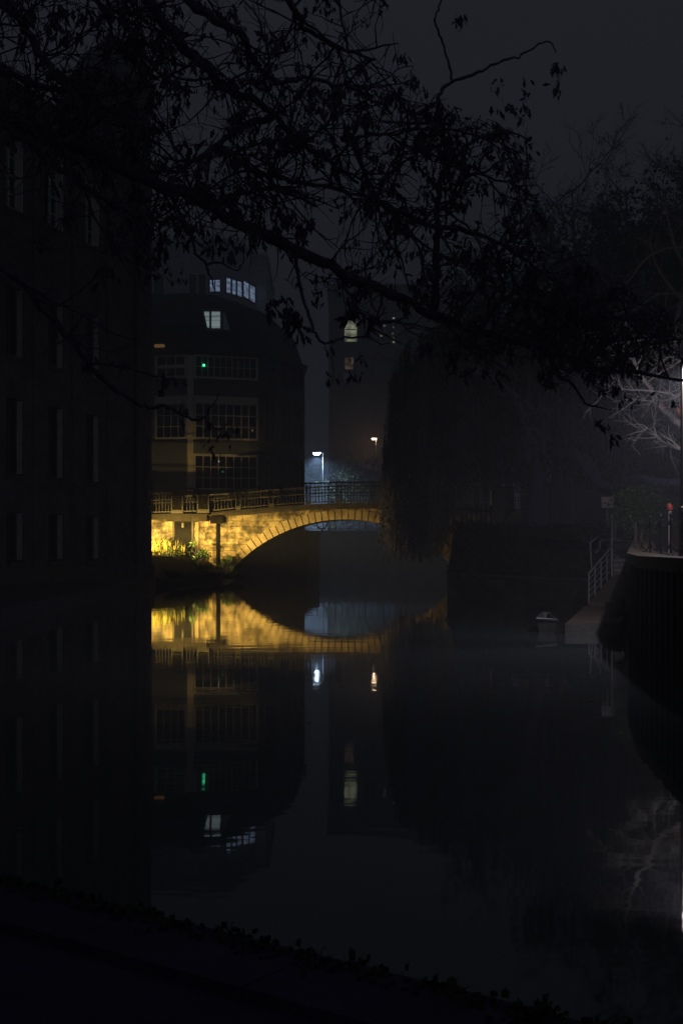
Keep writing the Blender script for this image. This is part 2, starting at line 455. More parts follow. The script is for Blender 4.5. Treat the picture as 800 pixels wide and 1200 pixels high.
RH = 1.05
def rail_panel(u0, u1, name='railing_panel', n=.06, back=False):
    g = MB(); nn = n
    def bar(a, b_, z0, z1, th=.03):
        q = lambda uu, m, z: fr(BF, uu, m, z)
        g.hexa([q(a,nn-th,deck(a)+z0),q(b_,nn-th,deck(b_)+z0),q(b_,nn+th,deck(b_)+z0),q(a,nn+th,deck(a)+z0)],
               [q(a,nn-th,deck(a)+z1),q(b_,nn-th,deck(b_)+z1),q(b_,nn+th,deck(b_)+z1),q(a,nn+th,deck(a)+z1)])
    bar(u0, u1, RH-.07, RH, .05); bar(u0, u1, .06, .11, .03); bar(u0, u1, .66, .70, .02); bar(u0, u1, .52, .555, .02)
    k = max(2, int((u1-u0)/.15)); 
    for i in range(1, k):
        uu = u0+(u1-u0)*i/k
        for zz in ((.11,.52),(.555,.66),(.70,RH-.07)):
            bar(uu-.013, uu+.013, zz[0], zz[1], .013)
    return g.build(name, M['iron'], bridge)
def lattice_post(u0, u1, n=.09, h=RH, name='lattice_post'):
    g = MB()
    q = lambda uu, m, z: fr(BF, uu, m, z)
    um = (u0+u1)/2; zb = deck(um)
    for a in (u0, u1-.05): g.fbox(BF, a, a+.05, n-.04, n+.05, zb-.01, zb+h-.06)
    g.fbox(BF, u0-.03, u1+.03, n-.06, n+.07, zb+h-.06, zb+h+.02)
    g.fbox(BF, u0+.05, u1-.05, n-.03, n+.04, zb-.01, zb+.16)
    w_ = u1-u0-.1; cell = .11; nu = max(2, int(round(w_/cell))); nz = int((h-.26)/cell)
    for i in range(nu):
        for j in range(nz):
            a0 = u0+.05+w_*i/nu; a1 = u0+.05+w_*(i+1)/nu; z0 = zb+.16+(h-.26)*j/nz; z1 = zb+.16+(h-.26)*(j+1)/nz
            for (p0, p1) in (((a0,z0),(a1,z1)),((a0,z1),(a1,z0))):
                g.tube([q(p0[0],n+.005,p0[1]), q(p1[0],n+.005,p1[1])], .015, 3, False)
    return g.build(name, M['iron'], bridge)
rail_panel(-3, -.05); rail_panel(0, .92)
lattice_post(.96, 1.55, .40); rail_panel(1.58, 2.22, n=.42); lattice_post(2.25, 2.85, .40)
g = MB()       # low pediment over the refuge
q = lambda uu, m, z: fr(BF, uu, m, z)
zb = deck(1.9)+RH
for (m0, m1, o) in ((.32,.50,0),(.29,.53,.001)):
    g.hexa([q(.88,m0,zb+o),q(1.9,m0,zb+.14),q(2.93,m0,zb+o),q(2.93,m0,zb+.05),q(1.9,m0,zb+.21),q(.88,m0,zb+.05)],
           [q(.88,m1,zb+o),q(1.9,m1,zb+.14),q(2.93,m1,zb+o),q(2.93,m1,zb+.05),q(1.9,m1,zb+.21),q(.88,m1,zb+.05)]) if o == 0 else None
g.build('pediment_rail', M['iron'], bridge)
cuts = [2.9, 4.42, 6.05, 7.9, 9.4, 11.1, 12.8, 14.5, 16.2, 17.9]
for i, (a, b_) in enumerate(zip(cuts, cuts[1:])):
    rail_panel(a, b_-.34)
    lattice_post(b_-.31, b_-.03)
# railing on the far side of the deck
for i in range(7):
    rail_panel(1+2.6*i, 3.5+2.6*i, n=-BW+.1)
# near-black panel for the shade of a doorway in the abutment
g = MB(); g.fbox(BF, 1.07, 1.93, .0, .05, 1.0, 2.92)
dr = g.build('doorway_panel', M['door_dark'], bridge)
g = MB()
for a in (.97, 1.93): g.fbox(BF, a, a+.1, .0, .12, 1.0, 2.92)
g.fbox(BF, .97, 2.03, .0, .14, 2.92, 2.925)
g.build('door_jamb', M['coping'], dr)
g = MB(); g.fbox(BF, 1.42, 1.52, .051, .07, 2.62, 2.86)
g.build('notice', M['iron'], dr)
# stepped weathering courses: pilaster at the arch springing
g = MB()
for (a, b_, z0, z1, n1) in ((2.1,2.28,.9,2.9,.10),):
    g.fbox(BF, a, b_, 0, n1, z0, z1)
g.build('pilaster', M['voussoir'], bridge)

# ------------------------------------------------------------------ mill building (left)
mill = empty('brick_mill', (-11,45,.4), 'huge dark brick mill with a domed corner turret rising from the left bank', 'mill')
MO = (-7.93-.333*50, 0.0)
def mp_(Y): return (-7.93+.333*(Y-50), Y)
MF, ML = frame(mp_(22.0), mp_(50.0))
sc_ = 1/MD.y
floors = [(1.15,2.85),(4.1,6.7),(8.1,10.5),(13.1,15.6)]
Ys = [45.45-2.44*i for i in range(9)]
ss = sorted([(Y-22)*sqrt(1+.333**2) for Y in Ys])
ww = 1.02; T = .45; top = 17.0
g = MB()
prev = 0
for s_ in ss:
    g.fbox(MF, prev, s_-ww/2, -T, 0, .3, top)
    zz = .3
    for z0, z1 in floors:
        g.fbox(MF, s_-ww/2, s_+ww/2, -T, 0, zz, z0); zz = z1
    g.fbox(MF, s_-ww/2, s_+ww/2, -T, 0, zz, top)
    prev = s_+ww/2
g.fbox(MF, prev, ML, -T, 0, .3, top)
g.fbox(MF, -.2, ML, -14, -T-.02, .3, top-.4)     # body behind
g.build('wall', M['brick_mill'], mill)
g = MB()
g.fbox(MF, -.2, ML+.12, -T, .16, top, top+.28); g.fbox(MF, -.2, ML+.18, -T-.02, .24, top+.28, top+.36)
g.build('cornice', M['coping'], mill)
g = MB(); 
for k in range(0, len(ss)):
    s_ = ss[k]+1.29
    if s_ < ML-.6: g.fbox(MF, s_-.28, s_+.28, 0, .09, .35, top-.5)
g.build('pilaster', M['brick_mill'], mill)
g = MB(); g.fbox(MF, -.2, ML, 0, .14, .3, .95)
g.build('plinth', M['coping'], mill)
for s_ in ss:
    for z0, z1 in floors:
        g = MB()
        a, b_ = s_-ww/2+.004, s_+ww/2-.004
        # painted reveal boards and sash frame
        g.fbox(MF, a, a+.05, -T+.1, -.02, z0+.06, z1-.004); g.fbox(MF, b_-.05, b_, -T+.1, -.02, z0+.06, z1-.004)
        g.fbox(MF, a+.051, b_-.051, -.3, -.24, z1-.1, z1-.004); g.fbox(MF, a+.051, b_-.051, -.3, -.24, z0+.06, z0+.16)
        for t in (.0, .5, 1.): 
            c_ = a+.05+(b_-a-.1)*t; c_ = min(max(c_, a+.09), b_-.09)
            g.fbox(MF, c_-.035, c_+.035, -.299, -.241, z0+.161, z1-.101)
        k = 4 if z1-z0 > 2 else 3
        for j in range(1, k):
            zz = z0+(z1-z0)*j/k
            g.fbox(MF, a+.13, s_-.036, -.295, -.25, zz-.014, zz+.014); g.fbox(MF, s_+.036, b_-.13, -.295, -.25, zz-.014, zz+.014)
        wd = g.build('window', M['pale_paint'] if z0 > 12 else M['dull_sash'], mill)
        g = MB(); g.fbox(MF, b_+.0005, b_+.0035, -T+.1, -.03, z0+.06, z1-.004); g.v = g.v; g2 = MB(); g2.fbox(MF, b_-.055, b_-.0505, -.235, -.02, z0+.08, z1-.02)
        g2.build('reveal', M['pale_paint'] if z0 > 12 else M['lit_reveal'], wd)  # lit side put in as a pale strip on the right jamb only
        g = MB(); g.fbox(MF, a, b_, -.35, -.31, z0, z1-.001); g.build('glass', M['glass'], wd)
        g = MB(); g.fbox(MF, a-.08, b_+.08, -.2, .07, z0-.08, z0-.003) if z0 > 1.2 else g.fbox(MF, a-.08, b_+.08, .141, .2, z0-.12, z0-.003)
        g.build('sill', M['coping'], wd)
g = MB(); c0 = (-9.6, 49.7, 0)
g.lathe(c0, [(1.66,.3),(1.66,17.4),(1.66,20.3),(1.85,20.5),(1.85,20.75),(1.6,20.8)], 32)
tu = g.build('turret', M['brick_mill'], mill)
g = MB(); g.lathe(c0, [(1.58,20.8)]+[(1.55*cos(a), 20.85+1.65*sin(a)) for a in [i*pi/2/9 for i in range(9)]]+[(.1,22.52)], 32)
dm = g.build('dome', M['lead'], tu, smooth=True)
g = MB(); g.lathe(c0, [(.22,22.5),(.16,22.7),(.26,22.85),(.1,23.0),(.03,23.9)], 10)
g.build('finial', M['lead'], tu)
g = MB()
p = fr(MF, ML-1.6, .12, 0)
g.tube([(p.x,p.y,.5),(p.x,p.y,16.9)], .06, 8)
for k in range(6): g.tube([(p.x,p.y,2+2.7*k),(p.x,p.y,2.12+2.7*k)], .085, 8)
g.build('downpipe', M['black_metal'], mill)
g = MB()
pa, pb = fr(MF, -.2, -.4, top+.3), fr(MF, ML, -.4, top+.3)
ra, rb = fr(MF, -.2, -7, top+2.4), fr(MF, ML-3.5, -7, top+2.4)
g.poly([pa, pb, rb, ra]); g.poly([pb, fr(MF,ML,-14,top+.3), rb]); g.poly([ra, rb, fr(MF,ML,-14,top+.3), fr(MF,-.2,-14,top+.3)])
g.build('roof', M['slate'], mill)

# ------------------------------------------------------------------ generic window on a wall frame
def win(parent, F, u0, u1, z0, z1, cols, rows, fw=.1, bw=.035, head=0, fm=None, gm=None, n=.0, name='window', transom=None):
    fm = fm or M['cream_paint']; gm = gm or M['glass']
    g = MB()
    a = n+.004; b_ = n+.10
    g.fbox(F, u0, u0+fw, a, b_, z0, z1); g.fbox(F, u1-fw, u1, a, b_, z0, z1)
    g.fbox(F, u0+fw, u1-fw, a, b_, z0, z0+fw); g.fbox(F, u0+fw, u1-fw, a, b_, z1-fw-head, z1)
    ui0, ui1, zi0, zi1 = u0+fw, u1-fw, z0+fw, z1-fw-head
    xs = [ui0+(ui1-ui0)*i/cols for i in range(cols+1)]; zs = [zi0+(zi1-zi0)*j/rows for j in range(rows+1)]
    for x in xs[1:-1]: g.fbox(F, x-bw/2, x+bw/2, a, b_-.03, zi0, zi1)
    for j, z in enumerate(zs[1:-1]):
        t = bw if transom is None else transom
        for x0, x1 in zip(xs, xs[1:]):
            g.fbox(F, x0+bw/2+.001, x1-bw/2-.001, a, b_-.035, z-t/2, z+t/2)
    w = g.build(name, fm, parent)
    g = MB(); g.fbox(F, ui0+.002, ui1-.002, n+.005, n+.03, zi0+.002, zi1-.002)
    g.build('pane', gm, w)
    return w

# ------------------------------------------------------------------ office building with mansard roof
off = empty('office_building', (-8,82,2.75), 'grey riverside office block with rounded mansard roof and pale banded windows behind the bridge', 'building')
pl = [(-30,78.2),(-12.1,77.2),(-9.74,76.6),(-5.4,78.0),(-4.27,79.8),(-2.55,83.0),(-3.4,93),(-30,95)]
ZE = 14.0
g = MB(); g.prism(pl, 2.6, ZE); g.build('wall', M['panel'], off)
cx, cy = -11.5, 86.5
rings = [(1.02,ZE+.0),(1.02,ZE+.25),(.985,ZE+.32),(.915,16.1),(.70,18.0),(.44,19.1)]
g = MB()
for (k0, z0), (k1, z1) in zip(rings, rings[1:]):
    for i in range(len(pl)):
        a, b_ = pl[i], pl[(i+1) % len(pl)]
        s = lambda p, k, z: (cx+(p[0]-cx)*(k if p[0] > cx else 1), cy+(p[1]-cy)*k, z)
        g.poly([s(a,k0,z0), s(b_,k0,z0), s(b_,k1,z1), s(a,k1,z1)])
g.poly([s(p,.44,19.1) for p in pl])
g.poly([s(p,1.02,ZE) for p in pl][::-1])
roof = g.build('roof', M['slate'], off)
FA, LA = frame(pl[1], pl[2]); FB, LB = frame(pl[2], pl[3]); FC, LC = frame(pl[3], pl[4]); FD, LD = frame(pl[4], pl[5])
zof = lambda py, Y: CAMZ+(640-py)/1400*Y
L1 = (zof(444,77), zof(413,77)); L2 = (zof(515,77), zof(464,77)); L3 = (zof(574,77), zof(532,77))
win(off, FA, .1, LA-.14, L1[0], L1[1], 3, 2, .16, .07, .14, transom=.22)
win(off, FA, .1, LA-.14, L2[0], L2[1], 4, 3, .12, .04, .45)
win(off, FB, .28, LB-.06, L1[0], L1[1], 10, 2, .14, .05, .16)
win(off, FB, .28, LB-.06, L2[0], L2[1], 8, 3, .12, .06, .40)
win(off, FB, .28, LB-.06, L3[0], L3[1], 8, 3, .10, .05, .05)
g = MB(); g.fbox(FB, -.16, .24, .0, .13, 2.9, ZE-.06); g.build('corner_pilaster', M['cream_paint'], off)
g = MB(); g.fbox(FC, .15, LC-.1, .0, .08, 2.9, ZE-.06); g.build('brick_pier', M['office_brick'], off)
for (a, b_) in (L1, L2, L3):
    win(off, FC, .45, LC-.35, a, b_, 2, 3, .08, .04, fm=M['panel'], n=.08)
    win(off, FD, .3, LD/2-.1, a, b_, 3, 3, .08, .05, fm=M['office_brick']); win(off, FD, LD/2+.1, LD-.3, a, b_, 3, 3, .08, .05, fm=M['office_brick'])
for (a, b_) in ((L1[0]-.18,L1[0]-.05),(L2[0]-.18,L2[0]-.05),(L2[1]+.03,L2[1]+.16)):
    g = MB(); g.fbox(FB, .26, LB, 0, .16, a, b_); g.build('string_course', M['office_brick'], off)
    g = MB(); g.fbox(FA, 0, LA-.17, 0, .16, a, b_); g.build('string_course', M['office_brick'], off)
# lights inside the windows
def dot(parent, F, u, z, r, m, name, n=.12):
    g = MB(); g.lathe((0,0,0), [(r*.2,-r),(r*.8,-r*.6),(r,0),(r*.8,r*.6),(r*.2,r)], 10)
    c = fr(F, u, n, z); g.v = [(v[0]+c.x, v[1]+c.y, v[2]+c.z) for v in g.v]
    return g.build(name, m, parent)
dot(off, FB, .92, zof(428.5,77), .085, M['green_light'], 'exit_light')
dot(off, FB, LB-.45, zof(504,77.5), .06, M['amber_glow'], 'desk_lamp')
dot(off, FB, 1.9, zof(541,77.3), .045, M['spark'], 'desk_lamp')
dot(off, FB, 2.15, zof(553,77.3), .05, M['green_dim'], 'exit_light')
for (u, py, m) in ((1.2,440,'amber_glow'),(.8,502,'amber_glow'),(2.0,505,'amber_glow'),(2.9,503,'amber_glow'),(1.5,546,'amber_glow'),(2.5,462,'amber_glow')):
    g = MB(); g.fbox(FD, u, u+.35, .031, .045, zof(py,81), zof(py,81)+.05); g.build('strip_light', M['room_dim'], off)
g = MB(); g.fbox(FA, .15, .75, .02, .3, zof(407,77), zof(404,77)); 
sl = g.build('eaves_lamp', M['amber_glow'], off)
# skylight dormer
g = MB()
yd = 77.55
def pd(px, py, Y=yd): return P(px, py, Y)
fr_pts = [(238,364),(262,364),(271,388),(243,386)]
front = [pd(*p) for p in fr_pts]; back = [Vector((p.x, 83.0, p.z+.2)) for p in front]
g.hexa(front, back)
dorm = g.build('dormer', M['panel'], roof)
for pts, m in (([(239,365),(245.3,365),(245.3,384),(243.2,384)],'room_blind'), ([(248,365),(258,365),(258,384.5),(248,384.5)],'room_blind'), ([(261.5,366),(263.5,366),(269.5,387),(261.5,386)],'room_dim')):
    g = MB(); g.hexa([pd(a,b_,yd-.03) for a,b_ in pts], [pd(a,b_,yd-.008) for a,b_ in pts]); g.build('pane', M[m], dorm)
g = MB()
for a, b_ in (((236.5,363),(263,363)),((242,386.5),(272.5,389)),((236.5,363),(242,386.5)),((263,363),(272.5,389)),((246.6,364),(246.6,386)),((259.8,364),(259.8,387))):
    g.tube([pd(*a,yd-.05), pd(*b_,yd-.05)], .045, 4)
g.build('dormer_frame', M['panel'], dorm)

# ------------------------------------------------------------------ pale upper building behind
up = empty('tower_block', (-12,120,3), 'pale clad block with lit curved top-floor windows above the mansard roof', 'building')
def XY(px, Y): return ((px-400)/1400*Y, Y)
up_pl = [XY(150,115), XY(263,115), XY(284,117.5), XY(299,121), XY(312,121.2), (-8.0,140), (-30,140)]
TZ = zof(284,115)
g = MB(); g.prism(up_pl, 2.9, TZ); g.build('wall', M['white_render'], up)
g = MB(); g.prism([(p[0]*1.0+(.25 if p[0] > -15 else -.25), p[1]-.3, ) for p in up_pl], TZ, TZ+.35); g.build('parapet', M['white_render'], up)
F1, l1 = frame(up_pl[0], up_pl[1]); F2, l2 = frame(up_pl[1], up_pl[2]); F3, l3 = frame(up_pl[2], up_pl[3])
k = l1/113
za, zb_ = zof(352,115), zof(322,115)
win(up, F1, (220-150)*k, (243-150)*k, za, zof(320,115), 2, 1, .12, .12, gm=M['glass'])
win(up, F1, (245-150)*k, (259-150)*k, zof(343,115), zof(327,115), 2, 1, .1, .1, fm=M['panel'], gm=M['room_cool'])
win(up, F2, .1, l2-.05, zof(346,116), zof(326,116), 3, 1, .12, .24, fm=M['panel'], gm=M['room_cool'])
win(up, F3, .05, l3-.05, zof(352,119), zof(331,119), 2, 1, .12, .3, fm=M['panel'], gm=M['room_cool'])
win(up, F1, 1.2, 3.6, za, zof(320,115), 2, 1, .12, .12)
win(up, F1, (228-150)*k, (233-150)*k, zof(262,115) if False else TZ-1.9, TZ-.9, 1, 1, .1, .1, gm=M['room_dim'])

# ------------------------------------------------------------------ apartment block far behind
ap = empty('apartment_block', (6,152,3), 'tall brown brick apartment block with a few lit windows beyond the lamp', 'building')
AY = 150.
ax0, ax1 = XY(385,AY)[0], XY(575,AY)[0]
AZ = zof(338,AY)
g = MB(); g.box(ax0, ax1, AY, AY+18, 2.9, AZ); g.build('wall', M['apart_brick'], ap)
g = MB(); g.box(ax0-.2, ax1+.2, AY-.2, AY+18.2, AZ, AZ+.5); g.build('parapet', M['coping'], ap)
AF = ((0,AY), Vector((1,0)), Vector((0,-1)))
def awin(x0, x1, y0, y1, c, r, gm, fm='pale_paint', fw=.12):
    return win(ap, AF, XY(x0,AY)[0], XY(x1,AY)[0], zof(y1,AY), zof(y0,AY), c, r, fw, .12, fm=M[fm], gm=M[gm])
awin(402.5,419,371,401.5,1,2,'room_warm'); awin(384.9+1,399.5,371,401,1,2,'glass','panel')
awin(403,415,418,434,1,1,'room_amber','panel'); awin(401,414,436,446,1,1,'room_dim','panel')
for yy in (300,): pass
for (x0, x1) in ((425,440),(455,462)):
    for (y0, y1) in ((371,401),(418,446)):
        awin(x0, x1, y0, y1, 2, 2, 'glass', 'panel')
for (x, y) in ((461,373),(461,378),(461,384),(460,391),(461,401),(450,382),(446,394),(461,396)):
    g = MB(); c = Vector((XY(x,AY)[0], AY-.14, zof(y,AY))); g.box(c.x-.12,c.x+.12,c.y-.02,c.y,c.z-.1,c.z+.1); g.build('curtain_light', M['room_warm'], ap)

# ------------------------------------------------------------------ far quay: rail, low wall, lamps
fq = empty('far_quay_railing', (5,99.4,3), 'dark vertical-bar railing along the far quay under the white street lamp', 'railing')
g = MB()
for i in range(34):
    g.box(-3+.5*i-.04, -3+.5*i+.04, 99.7, 99.78, 3.0, 4.2) if i % 5 == 0 else g.box(-3+.5*i-.02, -3+.5*i+.02, 99.72, 99.76, 3.0, 4.15)
g.build('bars', M['black_metal'], fq)
g = MB(); g.box(-3.1,14,99.70,99.78,4.2,4.27); g.box(-3.1,14,99.71,99.77,3.1,3.16); g.build('rails', M['black_metal'], fq)
g = MB(); g.box(-8,-1.3,112,112.4,3,9.2); g.box(-8.1,-1.2,111.9,112.5,9.2,9.35)
tag(g.build('rendered_yard_wall', M['white_render'], loc=(-2,112,3)), 'pale yard wall washed blue white behind the street lamp', 'wall')

def lamp_post(name, base, h, arm, label, lens, energy, color, radius=.12, spot=None, pole_r=.06):
    e = empty(name, base, label, 'street lamp')
    b_ = Vector(base)
    g = MB(); g.tube([b_, b_+Vector((0,0,1.1)), b_+Vector((0,0,1.12)), b_+Vector((0,0,h))], [pole_r*1.5,pole_r*1.4,pole_r,pole_r*.7], 10); g.build('pole', M['steel'], e)
    tip = b_+Vector((arm,0,h))
    g = MB(); g.tube([b_+Vector((0,0,h-.02)), b_+Vector((arm*.5,0,h+.08)), tip+Vector((0,0,.06))], .035, 6); g.build('arm', M['steel'], e)
    g = MB(); g.hexa([tip+Vector(v) for v in ((-.38,-.16,-.02),(.38,-.16,-.02),(.38,.16,-.02),(-.38,.16,-.02))], [tip+Vector(v) for v in ((-.26,-.1,.12),(.26,-.1,.12),(.26,.1,.12),(-.26,.1,.12))]); hd = g.build('lamp_head', M['steel'], e)
    g = MB(); g.hexa([tip+Vector(v) for v in ((-.24,-.12,-.20),(.24,-.12,-.20),(.24,.12,-.20),(-.24,.12,-.20))], [tip+Vector(v) for v in ((-.33,-.15,-.022),(.33,-.15,-.022),(.33,.15,-.022),(-.33,.15,-.022))]); g.build('lens', lens, hd)
    ld = bpy.data.lights.new('lamp_light', 'SPOT' if spot else 'POINT'); ld.energy = energy; ld.color = color; ld.shadow_soft_size = radius
    if spot: ld.spot_size = radians(spot); ld.spot_blend = 1.0
    lo = bpy.data.objects.new('lamp_light', ld); col.objects.link(lo); lo.parent = e; lo.location = tip-b_+Vector((0,0,-.40))
    return e
bp_ = P(378.5,640,104); lamp_post('street_lamp', (bp_.x,104,3.0), 6.85, -.55, 'tall street lamp burning blue white beyond the bridge', M['lamp_white'], 3800, (.42,.66,1.0), .15, 175)
bp_ = P(440.5,640,146); lamp_post('street_lamp', (bp_.x,146,3.0), 11.9, -.25, 'small warm orange street lamp beside the edge of the willow', M['lamp_warm'], 70, (1,.66,.42), .15)

g = MB(); g.box(-1.0,5.2,113,116,3,5.4); g.box(-1.1,5.3,112.9,116.1,5.4,5.55)
tag(g.build('low_garage', M['panel'], loc=(2,113,3)), 'low flat-roofed pale outbuilding washed by the white street lamp', 'building')
# ring-shaped cycle stand
g = MB(); c = P(377,588,99); c.z = 3.55
g.tube([c+Vector((.42*cos(a),0,.42*sin(a))) for a in [pi*2*i/24 for i in range(25)]], .07, 6, False)
g.tube([c+Vector((0,0,-.42)), (c.x,c.y,3.0)], .06, 6)
tag(g.build('cycle_stand', M['black_metal'], loc=(c.x,c.y,3)), 'dark ring-shaped cycle stand seen through the bridge railing under the lamp', 'cycle stand')

# ------------------------------------------------------------------ sodium floodlight on the left bank
fl = empty('floodlight', (-9.65,52.2,1.3), 'sodium floodlight low on the grass bank lighting the bridge stonework yellow', 'floodlight')
g = MB(); g.tube([(-9.65,52.2,1.2),(-9.65,52.2,1.8)], .04, 8); g.build('stake', M['black_metal'], fl)
g = MB(); g.box(-9.85,-9.5,52.0,52.3,1.75,2.05); hh = g.build('housing', M['black_metal'], fl)
g = MB(); g.box(-9.49,-9.475,52.03,52.27,1.78,2.02); g.build('lens', M['lamp_sodium'], hh)
g = MB(); g.hexa([(-9.9,51.8,2.155),(-8.45,51.8,2.155),(-8.45,53.15,2.155),(-9.9,53.15,2.155)],[(-9.9,51.8,2.175),(-8.45,51.8,2.175),(-8.45,53.15,2.175),(-9.9,53.15,2.175)]); g.tube([(-9.8,51.9,1.25),(-9.8,51.9,2.12)],.03,6); g.hexa([(-9.9,51.8,1.86),(-8.45,51.8,1.86),(-8.45,53.15,1.86),(-9.9,53.15,1.86)],[(-9.9,51.8,1.88),(-8.45,51.8,1.88),(-8.45,53.15,1.88),(-9.9,53.15,1.88)]); g.build('added_visor', M['black_metal'], fl)  # added unseen plates that cut the beam above and below
def spot(name, loc, target, energy, color, size, blend, rad, parent):
    ld = bpy.data.lights.new(name, 'SPOT'); ld.energy = energy; ld.color = color; ld.spot_size = radians(size); ld.spot_blend = blend; ld.shadow_soft_size = rad
    o = bpy.data.objects.new(name, ld); col.objects.link(o)
    d = Vector(target)-Vector(loc); o.rotation_euler = d.to_track_quat('-Z','Y').to_euler()
    o.parent = parent; o.location = Vector(loc)-parent.location
    return o
spot('flood_light', (-9.35,52.35,2.0), (-7.0,59.2,2.3), 13500, (1.0,.66,.15), 106, 1.0, .15, fl)
spot('flood_light', (-9.3,52.3,2.0), (2.2,49,3.2), 3000, (1.0,.72,.22), 30, .9, .1, fl)  # added second beam, aimed at the willow to light its fringe

# ------------------------------------------------------------------ mooring sign in the water
sp_ = empty('mooring_sign', (*XY(254.5,59.3),0), 'dark sign board on a thin pole at the water edge before the lit bridge', 'sign')
x, y = XY(254.5,59.3)
g = MB(); g.tube([(x,y,-1.4),(x,y,zof(604,59.3))], .055, 8); g.build('pole', M['door_dark'], sp_)
g = MB(); g.box(x-.33,x+.30,y-.10,y-.06,zof(613.5,59.3),zof(604.5,59.3)); g.build('board', M['door_dark'], sp_)

# ------------------------------------------------------------------ plants
def leaf_quad(g, c, s, rng, droop=.0, asp=.45):
    d = Vector((rng.gauss(0,1), rng.gauss(0,1), rng.gauss(0,1)-droop)); d.normalize()
    a = d.cross(Vector((rng.gauss(0,1), rng.gauss(0,1), rng.gauss(0,1))))
    if a.length < 1e-3: return
    a.normalize()
    l = s*rng.uniform(.6,1.25); w = l*asp*.5
    n = len(g.v)
    g.v += [tuple(c), tuple(c+d*l*.45+a*w), tuple(c+d*l), tuple(c+d*l*.45-a*w)]
    g.f.append((n,n+1,n+2,n+3))

def shrub(name, c, rad, n, leafm, label, cat, size=.1, group=None, seed=1, stems=8, woody=None):
    rng = random.Random(seed)
    e = empty(name, c, label, cat, group); c = Vector(c)
    g = MB(); gl = MB()
    tips = []
    for i in range(stems):
        d = Vector((rng.gauss(0,1)*rad[0], rng.gauss(0,1)*rad[1], rad[2]*rng.uniform(1.0,2.0)))*.6
        p = [c, c+d*.5+Vector((rng.gauss(0,.06),rng.gauss(0,.06),0)), c+d]
        g.tube(smooth_path(p,3), [.02*(1-.12*k) for k in range(7)], 4)
        tips += [c+d*t for t in (.4,.6,.8,1)]
    cl = [c+Vector((rng.uniform(-1,1)*rad[0], rng.uniform(-1,1)*rad[1], rad[2]*rng.uniform(.15,1.75))) for _ in range(int(6+n/60))]
    cl = [p for p in cl if ((p.x-c.x)/rad[0])**2+((p.y-c.y)/rad[1])**2+((p.z-c.z-rad[2])/rad[2])**2 < 1.1] or tips
    for i in range(n):
        q_ = rng.choice(cl)
        s_ = .22*max(rad)
        leaf_quad(gl, q_+Vector((rng.gauss(0,s_),rng.gauss(0,s_),rng.gauss(0,s_*.8))), size, rng, .3)
    g.build('stems', woody or M['bark'], e); gl.build('foliage', leafm, e)
    return e

def blades(name, pts, n, h, m, label, cat, seed=3, spread=.5):
    rng = random.Random(seed); g = MB()
    for i in range(n):
        c = Vector(rng.choice(pts))+Vector((rng.gauss(0,spread), rng.gauss(0,spread*.7), 0))
        a = rng.uniform(0,2*pi); hh_ = h*rng.uniform(.4,1.2); w = .012
        d = Vector((cos(a),sin(a),0)); s_ = Vector((-sin(a),cos(a),0))*w
        p0 = c; p1 = c+Vector((0,0,hh_*.6))+d*hh_*.15; p2 = c+Vector((0,0,hh_*rng.uniform(.6,1)))+d*hh_*.5
        k = len(g.v); g.v += [tuple(p0-s_),tuple(p0+s_),tuple(p1+s_),tuple(p1-s_),tuple(p2)]
        g.f += [(k,k+1,k+2,k+3),(k+3,k+2,k+4)]
    o = g.build(name, m, loc=tuple(pts[0])); return tag(o, label, cat)
blades('grass_clump', [(-8.95,56.3,1.45),(-8.6,56.6,1.4),(-8.3,56.8,1.3),(-9.1,56.6,1.45)], 1100, .75, M['grass'], 'bright yellow-lit tuft of grass beside the floodlit wall', 'grass', 3, .3)
blades('bank_grass', [(-7.2,54.4,.2),(-6.4,55.6,.25),(-7.5,52.5,.3),(-5.6,56.8,.15),(-6.9,56.6,.6)], 2200, .42, M['hedge_leaf'], 'dark rough grass growing along the edge of the left bank', 'grass', 4, .5)['kind'] = 'stuff'
ke = [tuple(Vector(a).lerp(Vector(b_), t/14)) for a, b_ in zip(edge, edge[1:]) for t in range(15)]
blades('kerb_weeds', [(p[0], p[1]-.04, .235) for p in ke], 1300, .045, M['hedge_leaf'], 'short dark weeds along the stone edge of the near bank', 'weeds', 44, .06)['kind'] = 'stuff'
x, y = XY(232,57.2)
shrub('bank_shrub', (x,y,.95), (.42,.35,.55), 420, M['leaf'], 'small dark shrub on the bank casting a shadow on the lit abutment', 'shrub', .14, 'shrubs on the left bank', 5)
x, y = XY(206,55.6)
shrub('bank_shrub', (x,y,.95), (.7,.35,.32), 500, M['hedge_leaf'], 'wide low bush below the dark door of the bridge', 'shrub', .13, 'shrubs on the left bank', 6)
x, y = XY(266,57.9)
shrub('bank_shrub', (x,y,.4), (.35,.3,.4), 220, M['leaf'], 'small leafy bush at the foot of the stone arch', 'shrub', .14, 'shrubs on the left bank', 8)
# far lit tree under the street lamp
x, y = XY(408,107)
shrub('small_tree', (x,y,3.0), (2.2,1.5,3.0), 1500, M['willow_leaf'], 'small leafy tree caught in the blue white lamp glow', 'tree', .32, None, 9, 14)
x, y = XY(440,118)
shrub('small_tree', (x,y,3.0), (3.2,2.5,3.6), 2600, M['hedge_leaf'], 'dark rounded tree between the lamp and the willow edge', 'tree', .4, None, 10, 14)
